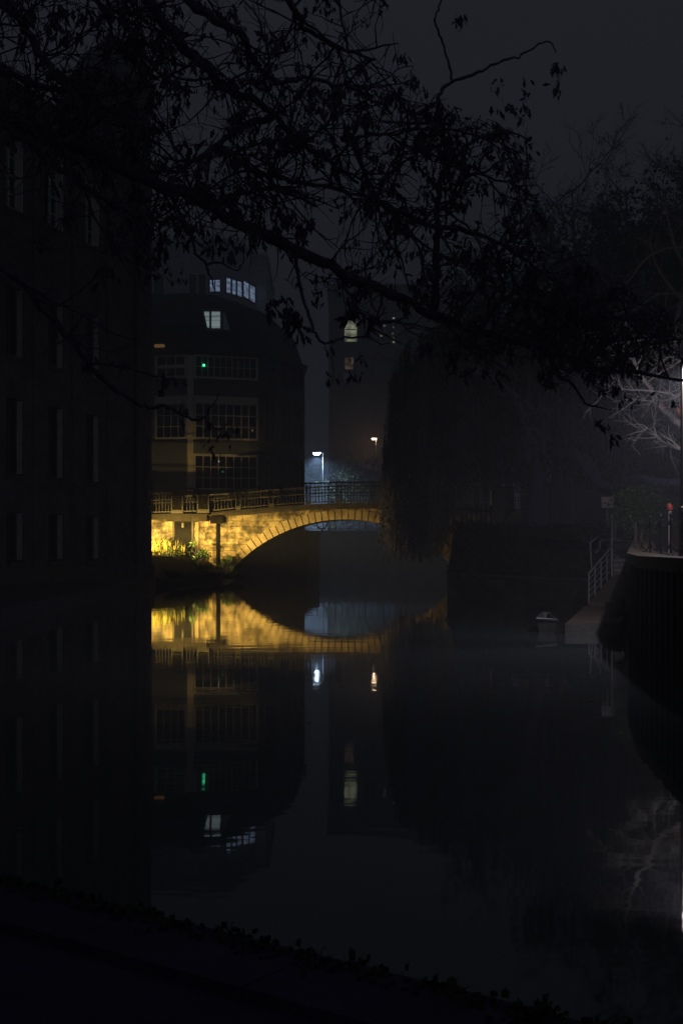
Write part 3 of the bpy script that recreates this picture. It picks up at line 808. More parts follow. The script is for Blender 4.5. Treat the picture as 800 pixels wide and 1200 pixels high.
# twig with amber leaves by the willow top
def amber():
    g = MB(); rng = random.Random(5)
    e = empty('amber_tree', (*XY(500,88),3.2), 'bare-limbed tree with a few amber-coloured leaves at the willow top', 'tree')
    g.tube(smooth_path([Vector((*XY(500,88),3.0)), P(498,500,88), P(492,440,88), P(475,425,87)],5), [.3-.016*i for i in range(16)], 8)
    tw = smooth_path([P(475,425,87), P(462,422,87), P(450,419,86.5), P(440,413,86)],5)
    g.tube(tw, [.05-.002*i for i in range(16)], 5); 
    g.build('trunk', M['bark'], e)
    gl = MB()
    for px, py, n in ((442,416,14),(450,424,8),(460,428,8),(466,440,26),(468,436,16),(472,420,10),(488,350,18),(484,358,12)):
        for _ in range(n): leaf_quad(gl, P(px+rng.gauss(0,3), py+rng.gauss(0,2.5), 86+rng.gauss(0,.3)), .28, rng, .5)
    gl.build('foliage', M['orange_leaf'], e)
amber()

# hedge along the top of the right bank
g = MB(); rng = random.Random(11)
line = [Vector(p) for p in [(4.6,41.6,2.2),(5.3,38.4,2.0),(6.0,36.4,1.95),(7.1,34.7,1.8)]]
lp = smooth_path(line, 8)
for i in range(9000):
    t = rng.random()*(len(lp)-1.001); k = int(t); c = lp[k].lerp(lp[k+1], t-k)
    hgt = .28+.14*sin(t*1.7)+.1*sin(t*.6+2)
    c = c+Vector((rng.gauss(0,.22), rng.gauss(0,.35), rng.uniform(-.6,hgt)))
    leaf_quad(g, c, .12, rng, .1)
tag(g.build('hedge', M['hedge_leaf'], loc=(5.5,38,1.8)), 'black untrimmed hedge along the top of the right bank', 'hedge')
# ivy and scrub on the slope
g = MB()
for i in range(7000):
    t = rng.random()*4.999; k = int(t); f = t-k; v = rng.random()
    a = Vector(outer[k]).lerp(Vector(outer[k+1]), f); b_ = Vector(inner[k]).lerp(Vector(inner[k+1]), f)
    c = a.lerp(b_, v); c.z += .5*v*(1-v)+rng.uniform(0,.2)
    leaf_quad(g, c, .16, rng, 0)
struct(tag(g.build('bank_ivy', M['hedge_leaf'], loc=(5,40,1)), 'dark ivy covering the slope of the right bank', 'ivy'), 'stuff')

x, y = XY(752,30.5)
shrub('leafy_bush', (x-.1,y,1.9), (.78,.7,.72), 2600, M['leaf'], 'green leafy bush lit from above beside the chain fence', 'bush', .085, None, 12, 16)
x, y = XY(697,33.5)
shrub('dark_bush', (x-.1,y,1.75), (.6,.5,.42), 900, M['hedge_leaf'], 'dark low bush beneath the pale notice board', 'bush', .09, None, 13, 10)

# ------------------------------------------------------------------ jetty, gangway, steps
jt = empty('jetty', (5,26,0), 'low timber-decked jetty with a pale concrete front edge', 'jetty')
jp = [(4.36,23.3),(5.42,23.3),(7.35,30.3),(6.15,30.3)]
g = MB(); g.prism(jp, -1.2, .165); g.build('platform', M['jetty_front'], jt)
g = MB()
for i in range(34):
    t0 = i/34+.0015; t1 = (i+1)/34-.0015
    a = Vector(jp[0]).lerp(Vector(jp[3]), t0); b_ = Vector(jp[1]).lerp(Vector(jp[2]), t0); c = Vector(jp[1]).lerp(Vector(jp[2]), t1); d = Vector(jp[0]).lerp(Vector(jp[3]), t1)
    a, b_ = a+(b_-a)*.01, b_-(b_-a)*.01
    z = .19+rng.uniform(-.004,.004)
    g.hexa([(p[0],p[1],.167) for p in (a,b_,c,d)], [(p[0],p[1],z) for p in (a,b_,c,d)])
g.build('decking', M['timber'], jt)
g = MB(); g.box(4.34,5.44,23.22,23.298,-.05,.2); g.build('front_fascia', M['jetty_front'], jt)
g = MB(); g.box(5.70,5.93,25.5,25.9,.196,.51); g.box(5.95,6.12,25.8,26.2,.196,.58)
tag(g.build('stacked_crate', M['timber'], loc=(5.8,25.7,.2)), 'dark timber crate against the quay wall on the jetty', 'crate')

gw = empty('gangway', (6.9,31,.3), 'sloping plank gangway climbing from the jetty to the steps', 'gangway')
g = MB()
def hp(px, Y, z): return Vector(((px-400)/1400*Y, Y, z))
ga, gb, gc, gd = hp(690,30.1,.28), hp(727,30.1,.28), hp(739,32.1,.93), hp(717,32.1,.93)
g.hexa([v-Vector((0,0,.1)) for v in (ga,gb,gc,gd)], [ga,gb,gc,gd]); g.build('ramp', M['timber'], gw)
st = empty('river_steps', (7.6,33,.9), 'narrow flight of pale-edged steps rising from the gangway to the terrace', 'steps')
g = MB(); ge = MB()
for i in range(7):
    Y0 = 32.1+.27*i; z = .93+.135*(i+1)
    a, b_ = hp(718.5,Y0,0).x, hp(739,Y0,0).x
    g.box(a, b_, Y0, Y0+.30-(0 if i < 6 else 0), z-.135-(.3 if i else .3), z-.0301)
    ge.box(a, b_, Y0-.02, Y0+.10, z-.03, z); g.box(a, b_, Y0+.1001, Y0+.268, z-.0299, z-.002)
g.build('flight', M['concrete'], st); ge.build('lit_noses', M['steel'], st)  # pale noses put the lamplight on the steps into the colour

def railing(name, pts, h, label, nmid=3, posts=None, r=.02, cat='railing', mid=True, m='steel'):
    e = empty(name, tuple(pts[0]), label, cat)
    pts = [Vector(p) for p in pts]
    for (a, b_) in zip(pts, pts[1:]):
        pass
    n = posts or 4
    tot = sum((b_-a).length for a, b_ in zip(pts, pts[1:]))
    def at(t):
        d = t*tot
        for a, b_ in zip(pts, pts[1:]):
            l = (b_-a).length
            if d <= l+1e-6: return a.lerp(b_, min(1, d/l))
            d -= l
        return pts[-1]
    for i in range(n):
        p = at(i/(n-1)); g = MB(); g.tube([p, p+Vector((0,0,h))], r, 6); g.build('post', M[m], e)
    g = MB(); g.tube([p+Vector((0,0,h)) for p in pts], r*1.25, 6); g.build('handrail', M[m], e)
    for k in range(1, nmid+1):
        g = MB(); g.tube([p+Vector((0,0,h*k/(nmid+1))) for p in pts], r*.6, 5); g.build('mid_rail', M[m], e)
    return e
railing('gangway_railing', [hp(689.5,30.1,.25), hp(717,32.4,.95)], .76, 'steel railing with horizontal rails along the gangway over the water', 4, 5, .022)
railing('step_handrail', [hp(735.5,32.1,.93), hp(754,34.2,1.86)], .62, 'slanting handrail on the right of the river steps', 1, 3, .02)
railing('landing_railing', [hp(718,34.4,1.8), hp(739,34.4,1.84)], .0+.12, 'short low rail across the top of the river steps', 0, 2, .018)
# gate-like frame left of the steps
gt = empty('steel_gate', tuple(hp(692,32.6,.72)), 'open steel gate frame with a small plate left of the steps', 'gate')
g = MB()
A, B_, C_, D_ = P(691,636,32.6), P(708,623,33.6), P(693,672,32.6), P(709,660,33.6)
g.tube([C_,A,B_,D_], .022, 6); g.tube([P(702,634,33.2),P(702,665,33.2)], .018, 6); g.tube([P(703,633,33.2),P(728,632,33.2)], .018, 6)
g.tube([P(703,640,33.2),P(703,633,33.2)], .018, 6)
g.build('frame', M['steel'], gt)
g = MB(); g.hexa([P(693.5,644,32.7),P(706,641,33.4),P(706,664,33.4),P(694,668,32.7)],[P(693.5,644,32.73),P(706,641,33.43),P(706,664,33.43),P(694,668,32.73)]); g.build('panel', M['dark_wall'], gt)
g = MB(); g.hexa([P(697,645,32.75),P(705,641.5,33.3),P(705,647,33.3),P(697,649,32.75)],[P(697,645,32.77),P(705,641.5,33.32),P(705,647,33.32),P(697,649,32.77)]); g.build('plate', M['steel'], gt)
# tall post at steps
g = MB(); a = P(716.5,675,32.0); g.tube([Vector((a.x,a.y,.3)), Vector((a.x,a.y,zof(604,32)))], .032, 8); g.lathe((a.x,a.y,zof(604,32)), [(.036,0),(.036,.03),(.01,.05)], 8)
tag(g.build('mooring_post', M['steel'], loc=(a.x,a.y,.3)), 'tall thin steel pile at the left edge of the steps', 'post')
g = MB(); a = P(720,626,34.6); g.lathe((a.x,a.y,1.86), [(.14,0),(.13,.05),(.05,.1),(.045,.52),(.06,.54),(.045,.56)], 10)
tag(g.build('stub_bollard', M['steel'], loc=(a.x,a.y,1.86)), 'short pale bollard with flared foot at the top of the steps', 'bollard')

# punt
pt = empty('moored_punt', (3.9,24.3,0), 'dark flat punt with a bright stern edge moored against the jetty', 'boat')
g = MB()
x0, x1, y0, y1 = P(628,0,23.6).x, P(655,0,23.6).x-.05, 23.6, 25.2
hull_b = [(x0+.1,y0+.15,-.1),(x1-.05,y0+.15,-.1),(x1+.05,y1-.3,-.1),(x0+.45,y1-.3,-.1)]
hull_t = [(x0,y0,.27),(x1,y0,.24),(x1+.12,y1,.28),(x0+.4,y1,.30)]
n0 = len(g.v); g.v += hull_b+hull_t
g.f += [(n0+3,n0+2,n0+1,n0),(n0,n0+1,n0+5,n0+4),(n0+1,n0+2,n0+6,n0+5),(n0+2,n0+3,n0+7,n0+6),(n0+3,n0,n0+4,n0+7)]
g.build('hull', M['boat'], pt)
g = MB(); t = [Vector(p) for p in hull_t]; g.tube([t[0],t[1],t[2],t[3],t[0]], .025, 6); g.build('gunwale', M['boat'], pt)
g = MB(); 
for k in (.25,.6):
    a = t[0].lerp(t[3],k); b_ = t[1].lerp(t[2],k); g.hexa([a+Vector((0,0,-.09)),b_+Vector((0,0,-.09)),b_+Vector((0,.25,-.09)),a+Vector((0,.25,-.09))],[a+Vector((0,0,-.06)),b_+Vector((0,0,-.06)),b_+Vector((0,.25,-.06)),a+Vector((0,.25,-.06))])
g.build('thwart', M['timber'], pt)

# chain fence on the quay
cf = empty('chain_fence', (5.5,20.5,1.5), 'black iron post and double chain fence along the edge of the quay', 'chain fence')
posts = [(761.5,22.8,597),(773.8,21.7,601),(785.2,20.6,601.5),(799,19.4,600),(820,18.0,598),(850,16.6,596)]
tops = []
for px, Y, ty in posts:
    a = hp(px,Y,1.5); zt = 2.24
    g = MB(); g.tube([a,(a.x,a.y,zt)], .022, 8); g.lathe((a.x,a.y,zt), [(.03,-.02),(.034,0),(.02,.03),(.004,.06)], 8); g.lathe((a.x,a.y,1.5), [(.05,0),(.05,.05),(.025,.07)], 8)
    g.build('post', M['black_metal'], cf); tops.append(Vector((a.x,a.y,zt)))
first = hp(751,25.0,1.56); first.z = 2.24; tops.insert(0, first)
g = MB(); g.tube([(first.x,first.y,1.55), first], .03, 6); g.tube([(first.x-.12,first.y,1.55),(first.x-.12,first.y,2.2)], .025, 6); g.build('post', M['iron'], cf)
for a, b_ in zip(tops, tops[1:]):
    for dz in (-.04,-.45):
        g = MB()
        p = [a.lerp(b_, t/18)+Vector((0,0,dz-.17*(1-(2*t/18-1)**2))) for t in range(19)]
        for k in range(18):
            c0_, c1_ = p[k], p[k+1]; d = c1_-c0_
            sd = Vector((-d.y, d.x, 0)).normalized()*.014 if k % 2 else Vector((0,0,.014))
            g.tube([c0_-sd*.3, c0_+d*.3+sd, c0_+d*.8+sd, c1_+sd*.2], .008, 4); g.tube([c0_-sd*.3, c0_+d*.3-sd, c0_+d*.8-sd, c1_-sd*.2], .008, 4)
        g.build('chain', M['black_metal'], cf)
# red-topped post
a = hp(784.5,22.5,1.55)
rb = empty('lifebuoy_post', tuple(a), 'slim pale post with a rounded red top behind the chain fence', 'post')
g = MB(); g.tube([a,(a.x,a.y,2.38)], .03, 8); g.build('pole', M['sign'], rb)
g = MB(); g.lathe((a.x,a.y,2.36), [(.03,0),(.05,.02),(.055,.07),(.045,.12),(.02,.145)], 12)
g.v = [(v[0]-.02*(v[2]-2.36)*5, v[1], v[2]) for v in g.v]
g.build('red_cap', M['red'], rb)
# notice board
nb = empty('notice_board', (*XY(711,33.9),1.9), 'small pale square notice board with dark marks beside the bush', 'notice board')
x, y = XY(711.5,33.9)
g = MB(); g.box(x-.17,x+.17,y,y+.03,zof(595,33.9),zof(582,33.9)); bd = g.build('board', M['sign'], nb)
g = MB()
g.box(x-.13,x-.05,y-.006,y-.001,zof(590.5,33.9),zof(589,33.9)); g.box(x+.07,x+.1,y-.006,y-.001,zof(588,33.9),zof(584,33.9)); g.box(x-.02,x+.03,y-.006,y-.001,zof(591,33.9),zof(590,33.9))
g.build('marks', M['black_metal'], bd)
g = MB(); g.tube([(x,y+.05,1.9),(x,y+.05,zof(584,33.9))], .025, 6); g.build('post', M['steel'], nb)

# quay lamp (right edge)
ql = empty('quay_lamp', (*XY(798.6,20.2),1.5), 'tall lamp post on the quay at the right edge, light glinting down its pole', 'street lamp')
qx, qy = XY(798.6,20.2)
g = MB(); g.tube([(qx,qy,1.5),(qx,qy,2.35),(qx,qy,2.38),(qx,qy,zof(424,20.2))], [.062,.055,.034,.028], 12); g.build('pole', M['iron'], ql)
zt = zof(418,20.2)
g = MB(); g.lathe((qx+.06,qy,zt), [(.05,-.06),(.19,-.02),(.20,.03),(.16,.13),(.07,.20),(.02,.22)], 20); hd = g.build('hood', M['steel'], ql, smooth=True)
g = MB(); g.lathe((qx+.06,qy,zt-.1), [(.05,.09),(.12,.10),(.12,.13),(.10,.15)], 16); g.build('lens', M['lamp_quay'], hd)
ld = bpy.data.lights.new('quay_light', 'SPOT'); ld.spot_size = pi; ld.spot_blend = .25; ld.energy = 360; ld.color = (.92,.84,1.0); ld.shadow_soft_size = .1
lo = bpy.data.objects.new('quay_light', ld); col.objects.link(lo); lo.parent = ql; lo.location = (.06+.22, -.05, zt-1.5-.22); lo.rotation_euler = (radians(21), 0, 0)
# second lamp further along the path (beyond the right edge of the photo)
lamp_post('street_lamp', (13.6,41,2.5), 4.6, -.5, 'street lamp on the path outside the picture behind the willow', M['lamp_quay'], 45, (1.0,.80,.86), .15)

# ------------------------------------------------------------------ right bank fence and walls
pf = empty('picket_fence', (5.6,47,2.4), 'dark picket fence silhouetted against the lit bridge end', 'fence')
for i in range(7):
    a = hp(541+5.6*i, 47+.5*i, 2.35); g = MB(); g.box(a.x-.045,a.x+.045,a.y-.03,a.y+.03,a.z-.1,zof(592-2*(i%2),a.y)); g.build('picket', M['black_metal'], pf)
g = MB(); a, b_ = hp(537,46.95,0), hp(578,50.1,0)
for z in (2.62,3.15): g.tube([(a.x,a.y,z),(b_.x,b_.y,z)], .035, 5)
g.build('rail', M['black_metal'], pf)
a = hp(583,50.5,2.5); g = MB(); g.box(a.x-.27,a.x+.27,a.y,a.y+.5,2.4,4.05); g.box(a.x-.32,a.x+.32,a.y-.05,a.y+.55,4.05,4.15)
tag(g.build('gate_pier', M['concrete'], loc=tuple(a)), 'pale square gate pier at the end of the picket fence', 'gate pier')
g = MB(); g.box(9.6,40,64,64.4,2.7,6.3); g.box(9.5,40,63.9,64.5,6.3,6.45)
gwll = g.build('garden_wall', M['garden_wall'], loc=(20,64,2.7)); tag(gwll, 'long dim rendered wall behind the willow trunks and path', 'wall')
g = MB()
for (x0,x1) in ((11.3,12.4),(14.4,15.4),(17.2,18.6)):
    g.box(x0,x0+.08,63.93,63.99,2.9,5.6); g.box(x1-.08,x1,63.93,63.99,2.9,5.6); g.box(x0,x1,63.93,63.99,5.6,5.7); g.box(x0,x1,63.93,63.99,2.9,3.0)
g.build('panel_frame', M['sign'], gwll)

# ------------------------------------------------------------------ willow
def willow():
    rng = random.Random(21)
    e = empty('weeping_willow', (7.8,48,2.5), 'huge weeping willow trailing its curtain of leaves into the river', 'tree')
    Yc = 49.
    g = MB()
    for px, Yt, r in ((628,47.,.36),(650,48.5,.26)):
        b_ = hp(px,Yt,2.4)
        pts = [b_, P(px-1,590,Yt), P(px+1,560,Yt), P(px+(-8 if px < 640 else 14),510,Yt-.5), P(px+(-30 if px < 640 else 35),455,Yt-1)]
        g.tube(smooth_path(pts,4), [r*1.35,r*1.1]+[r*(1-.045*i) for i in range(15)], 10)
        for k in range(9):
            s = P(px+rng.uniform(-14,14), rng.uniform(470,545), Yt-.5)
            t = P(rng.uniform(480,790), rng.uniform(400,470), Yc+rng.uniform(-4,4))
            m_ = s.lerp(t,.5)+Vector((0,0,1.2))
            g.tube(smooth_path([s,m_,t],5), [.13-.01*i for i in range(11)], 6)
    g.tube(smooth_path([P(658,520,48), P(690,548,43), P(705,570,39), P(722,572,36), P(742,562,33.5), P(775,566,32.5), P(808,565,32)],5), [.22-.004*i for i in range(31)], 8)
    g.build('trunk', M['bark'], e, smooth=True)
    # crown: strands
    def interp(k, px):
        for a, b_ in zip(k,k[1:]):
            if px <= b_[0]: return a[1]+(b_[1]-a[1])*(px-a[0])/(b_[0]-a[0])
        return k[-1][1]
    KT = [(447,545),(452,495),(458,450),(466,415),(480,392),(520,372),(560,352),(640,340),(700,350),(760,372),(810,380)]
    KB = [(447,575),(451,640),(456,600),(461,652),(470,662),(498,668),(520,655),(530,622),(536,596),(560,590),(600,578),(640,570),(680,574),(705,580),(730,566),(770,570),(810,568)]
    gs = MB(); gl = MB()
    def strand(px, s, en, Y, dens=.07, big=1.):
        a = P(px,s,Y); L_ = (P(px,en,Y)-a).length
        if L_ < .3 or en < s: return
        n = max(4, int(L_/.35)); sway = rng.gauss(0,.16); sy = rng.gauss(0,.1); ph = rng.uniform(0,2)
        pts = [a+Vector((sway*sin(2.2*k/n+ph)-sway*sin(ph)+rng.gauss(0,.012), sy*k/n, -L_*k/n)) for k in range(n+1)]
        gs.tube(pts, [.007]*(n+1), 3, False)
        for k in range(int(L_/dens)):
            t = k/(L_/dens)*n; jn = min(int(t), n-1); c = pts[jn].lerp(pts[jn+1], t-jn)
            if rng.random() < .12: continue
            an = rng.uniform(0,2*pi)
            d = Vector((cos(an)*.6, sin(an)*.6, -1)).normalized(); w = Vector((-sin(an),cos(an),0))*.017*big
            l = rng.uniform(.08,.16)*big
            q0 = len(gl.v); gl.v += [tuple(c), tuple(c+d*l*.5+w), tuple(c+d*l), tuple(c+d*l*.5-w)]
            gl.f.append((q0,q0+1,q0+2,q0+3))
    # bunches of strands hanging from bough ends
    for b_i in range(190):
        left = rng.random() < .42
        px = rng.uniform(451,540) if left else rng.uniform(536,812)
        t0 = interp(KT,px); b0 = interp(KB,px)
        Y = (Yc+rng.gauss(0,1)*min(3.4,.7+(px-447)/26)) if px < 720 else 41+rng.gauss(0,1.5)
        s = t0+(b0-t0)*rng.random()**1.15*.8
        if left: bot = b0-abs(rng.gauss(0,1))*26+3
        else: bot = min(b0+rng.gauss(0,4), s+rng.uniform(70,150))
        m_ = rng.randint(7,18); wd = rng.uniform(4,10)
        for k in range(m_):
            x_ = px+rng.gauss(0,wd*.5)
            if x_ < 448: continue
            u_ = (x_-px)/wd
            strand(x_, s+8*u_*u_+rng.uniform(-4,8), min(bot-14*u_*u_-abs(rng.gauss(0,9)), interp(KB,x_)+3), Y+rng.gauss(0,.4), .075, 1.1)
    # single loose strands on the outer left edge and stray ends
    for k in range(90):
        px = 449+abs(rng.gauss(0,1))*9; t0 = interp(KT,px)
        s = t0+rng.uniform(-14,90); strand(px, s, s+rng.uniform(30,110) if rng.random() < .5 else min(interp(KB,px), s+190), Yc+rng.gauss(0,.6), .06)
    for x_, e_ in ((456,640),(457,628),(459,650),(462,645),(464,657),(524,655),(528,640),(531,632)):
        strand(x_, 520, e_, Yc+rng.gauss(0,.5), .05, 1.1)
    # inner leaf mass, in vertical drifts
    drifts = [(px_, rng.uniform(0,1)) for px_ in [462+350*rng.random() for _ in range(150)]]
    for i in range(34000):
        px, v = rng.choice(drifts); px = px+rng.gauss(0,3.2)
        if px < 458: continue
        t0 = interp(KT,px); b0 = min(interp(KB,px),566)
        Y = (Yc if px < 720 else 41)+rng.gauss(0,1.7)
        yy = t0+(b0-t0)*min(1, max(0, v*.8+rng.gauss(.1,.16)))
        if yy < t0+4 or yy > b0-4: continue
        c = P(px, yy, Y)
        l = rng.uniform(.16,.32); an = rng.uniform(0,2*pi); d = Vector((cos(an)*.5,sin(an)*.5,-1)).normalized(); w = Vector((-sin(an),cos(an),0))*.045
        q0 = len(gl.v); gl.v += [tuple(c), tuple(c+d*l*.5+w), tuple(c+d*l), tuple(c+d*l*.5-w)]; gl.f.append((q0,q0+1,q0+2,q0+3))
    gs.build('hanging_twigs', M['bark'], e); gl.build('foliage', M['willow_leaf'], e)
willow()

g = MB(); rng = random.Random(99)
for _ in range(46):
    x_, y_ = (rng.uniform(-8,-5),rng.uniform(34,54)) if rng.random() < .6 else (rng.uniform(-4,5),rng.uniform(9,34))
    a = rng.uniform(0,6.28); l = rng.uniform(.05,.13); d = Vector((cos(a),sin(a),0)); w = Vector((-sin(a),cos(a),0))*l*.3
    c = Vector((x_,y_,.006)); g.poly([c, c+d*l*.5+w+Vector((0,0,.006)), c+d*l+Vector((0,0,.01)), c+d*l*.5-w])
struct(tag(g.build('floating_leaves', M['dead_leaf'], loc=(-5,40,0)), 'scattered fallen leaves floating on the black water', 'fallen leaves'), 'stuff')

# ------------------------------------------------------------------ generic branching
def wander(rng, s, d, L_, n, curl=.35, lift=.0):
    pts = [s.copy()]; d = d.normalized(); bend = Vector((rng.gauss(0,1),rng.gauss(0,1),rng.gauss(0,1)))*curl*.35
    for i in range(n):
        d = (d+Vector((rng.gauss(0,1),rng.gauss(0,1)*.8,rng.gauss(0,1)))*curl*.45+bend*.35+Vector((0,0,lift))).normalized()
        pts.append(pts[-1]+d*L_/n)
    return pts

def crown(e, c, rad, n, size, seed, m='hedge_leaf'):
    rng = random.Random(seed); g = MB(); c = Vector(c)
    cl = []
    while len(cl) < 70:
        v = Vector((rng.uniform(-1,1),rng.uniform(-1,1),rng.uniform(-1,1)))
        if v.length < 1: cl.append(c+Vector((v.x*rad[0],v.y*rad[1],v.z*rad[2])))
    for i in range(n):
        q_ = rng.choice(cl); k_ = .16*rad[0]
        leaf_quad(g, q_+Vector((rng.gauss(0,k_),rng.gauss(0,k_),rng.gauss(0,k_))), size, rng, .2, .6)
    return g.build('foliage', M[m], e)

def bare_tree(name, base, h, label, cat='tree', m='bark', seed=1, spread=.35, levels=4, r=.2, lean=0, group=None, twig_r=.008, kids=(9,5,4,3)):
    rng = random.Random(seed); base = Vector(base)
    e = empty(name, tuple(base), label, cat, group)
    g = MB(); gt_ = MB()
    trunk = wander(rng, base, Vector((lean,0,1)), h, 12, .10, .06)
    g.tube(trunk, [r*(1-.075*i) for i in range(13)], 8)
    def rec(pts, rr, lvl, L_):
        if lvl >= levels: return
        for _ in range(kids[lvl]):
            t = rng.uniform(.25 if lvl == 0 else .15,1)*(len(pts)-1); k = min(int(t), len(pts)-2)
            s = pts[k].lerp(pts[k+1], t-k); tan = (pts[k+1]-pts[k]).normalized()
            side = Vector((rng.gauss(0,1),rng.gauss(0,1),rng.gauss(0,.3))).normalized()
            d = tan*.75+side*(.8 if lvl else .9)
            l = L_*rng.uniform(.35,.62)*(1-.35*t/(len(pts)-1) if lvl == 0 else 1)
            n = 6 if lvl < 2 else 4
            p = wander(rng, s, d, l, n, .22, .05)
            r0 = max(twig_r, rr*(1-.6*t/(len(pts)-1))*.5)
            (g if lvl < 2 else gt_).tube(p, [max(twig_r*.5, r0*(1-.8*i/n)) for i in range(n+1)], 5 if lvl < 1 else 3, False)
            rec(p, r0, lvl+1, l)
    rec(trunk, r, 0, h*spread*2)
    g.build('trunk', M[m], e, smooth=True); gt_.build('twigs', M[m], e)
    return e
bare_tree('bare_tree', (*XY(772,46),2.6), zof(135,46)-3.0, 'tall thin bare tree fading into the night sky at the right', seed=4, spread=.22, r=.2, twig_r=.012, kids=(14,5,4,2))
for i, (px, Y, ty, sd, rw, lab) in enumerate(((600,74,300,5,5.2,'lowest and leftmost of the hazy dark trees behind the willow'),(672,70,228,6,4.6,'middle one of the hazy dark trees behind the willow'),
        (742,66,215,7,4.4,'third from the left of the hazy dark trees behind the willow'),(815,62,190,8,4.4,'rightmost of the hazy dark trees behind the willow'))):
    h_ = zof(ty,Y)-3
    e = bare_tree('hazy_tree', (*XY(px,Y),3.0), h_, lab, seed=sd, spread=.28, r=.32, twig_r=.022, kids=(16,7,4,3), group='hazy trees behind the willow')
    crown(e, (*XY(px,Y),3+h_*.56), (rw,3.5,h_*.40), 15000, .32, sd)
# pale tree lit by the quay lamp
def birch():
    rng = random.Random(31); Y = 26.5
    e = empty('pale_barked_tree', (9.1,26.8,1.9), 'pale barked tree leaning in from the right, branches lit by the quay lamp', 'tree')
    g = MB(); gt_ = MB()
    tb = Vector((9.3,26.8,1.7))
    trunk = smooth_path([tb, P(880,560,26.8), P(872,500,26.8), P(868,430,26.7), P(850,340,26.6), P(838,260,26.5), P(845,180,26.5)],4)
    g.tube(trunk, [.2-.006*i for i in range(len(trunk))], 10)
    limbs = [([(870,520),(800,498),(785,487),(771,474),(762,455),(748,438),(740,415),(735,395),(732,375)],.085),
             ([(872,548),(806,528),(790,524),(776,518),(765,507),(757,501)],.06),
             ([(869,450),(812,440),(796,462),(780,469),(762,470),(744,468)],.045),
             ([(862,400),(830,405),(804,420),(795,412),(788,395),(781,378),(776,366)],.06),
             ([(866,440),(815,428),(798,423),(785,418),(776,425),(768,430)],.035),
             ([(855,370),(825,360),(800,352),(780,330),(768,310),(760,285)],.05),
             ([(850,340),(820,320),(795,300),(785,270),(778,240)],.045),
             ([(868,480),(812,478),(786,462),(745,457),(712,458),(700,470)],.03),
             ([(865,430),(800,400),(760,398),(720,402),(700,398)],.025),
             ([(845,310),(800,290),(760,300),(735,330),(720,335),(690,320)],.035),
             ([(845,330),(805,345),(770,345),(740,365),(715,362)],.03)]
    for pts, r in limbs:
        pp = smooth_path([P(x,y,Y+.5*sin(i*1.3+r*50)) for i,(x,y) in enumerate(pts)],4)
        n = len(pp); g.tube(pp, [r*(1-.75*i/n) for i in range(n)], 7)
        for _ in range(16):
            t = rng.uniform(.25,1)*(n-1); k = min(int(t),n-2); s = pp[k].lerp(pp[k+1],t-k); tan = (pp[k+1]-pp[k]).normalized()
            d = tan+Vector((rng.gauss(0,.6),rng.gauss(0,.5),rng.gauss(.1,.6)))
            L_ = rng.uniform(.3,.95); p = wander(rng, s, d, L_, 6, .3, .02); r0 = max(.005, r*.25)
            gt_.tube(p, [max(.003, r0*(1-.14*i)) for i in range(7)], 3, False)
            for _ in range(4):
                k2 = rng.randint(1,5); p2 = wander(rng, p[k2], (p[k2+1]-p[k2])+Vector((rng.gauss(0,.1),rng.gauss(0,.1),rng.gauss(0,.1))), rng.uniform(.12,.4), 4, .3)
                gt_.tube(p2, .0035, 3, False)
    g.build('trunk', M['bark_pale'], e, smooth=True); gt_.build('twigs', M['bark_pale'], e)
    gl = MB()
    for px, py, n in ((776,474,9),(780,477,7),(795,478,10),(797,483,9),(799,474,5)):
        for _ in range(n): leaf_quad(gl, P(px+rng.gauss(0,1.8), py+rng.gauss(0,1.5), 26), .085, rng, .5, .8)
    gl.build('withered_leaves', M['orange_leaf'], e)
birch()

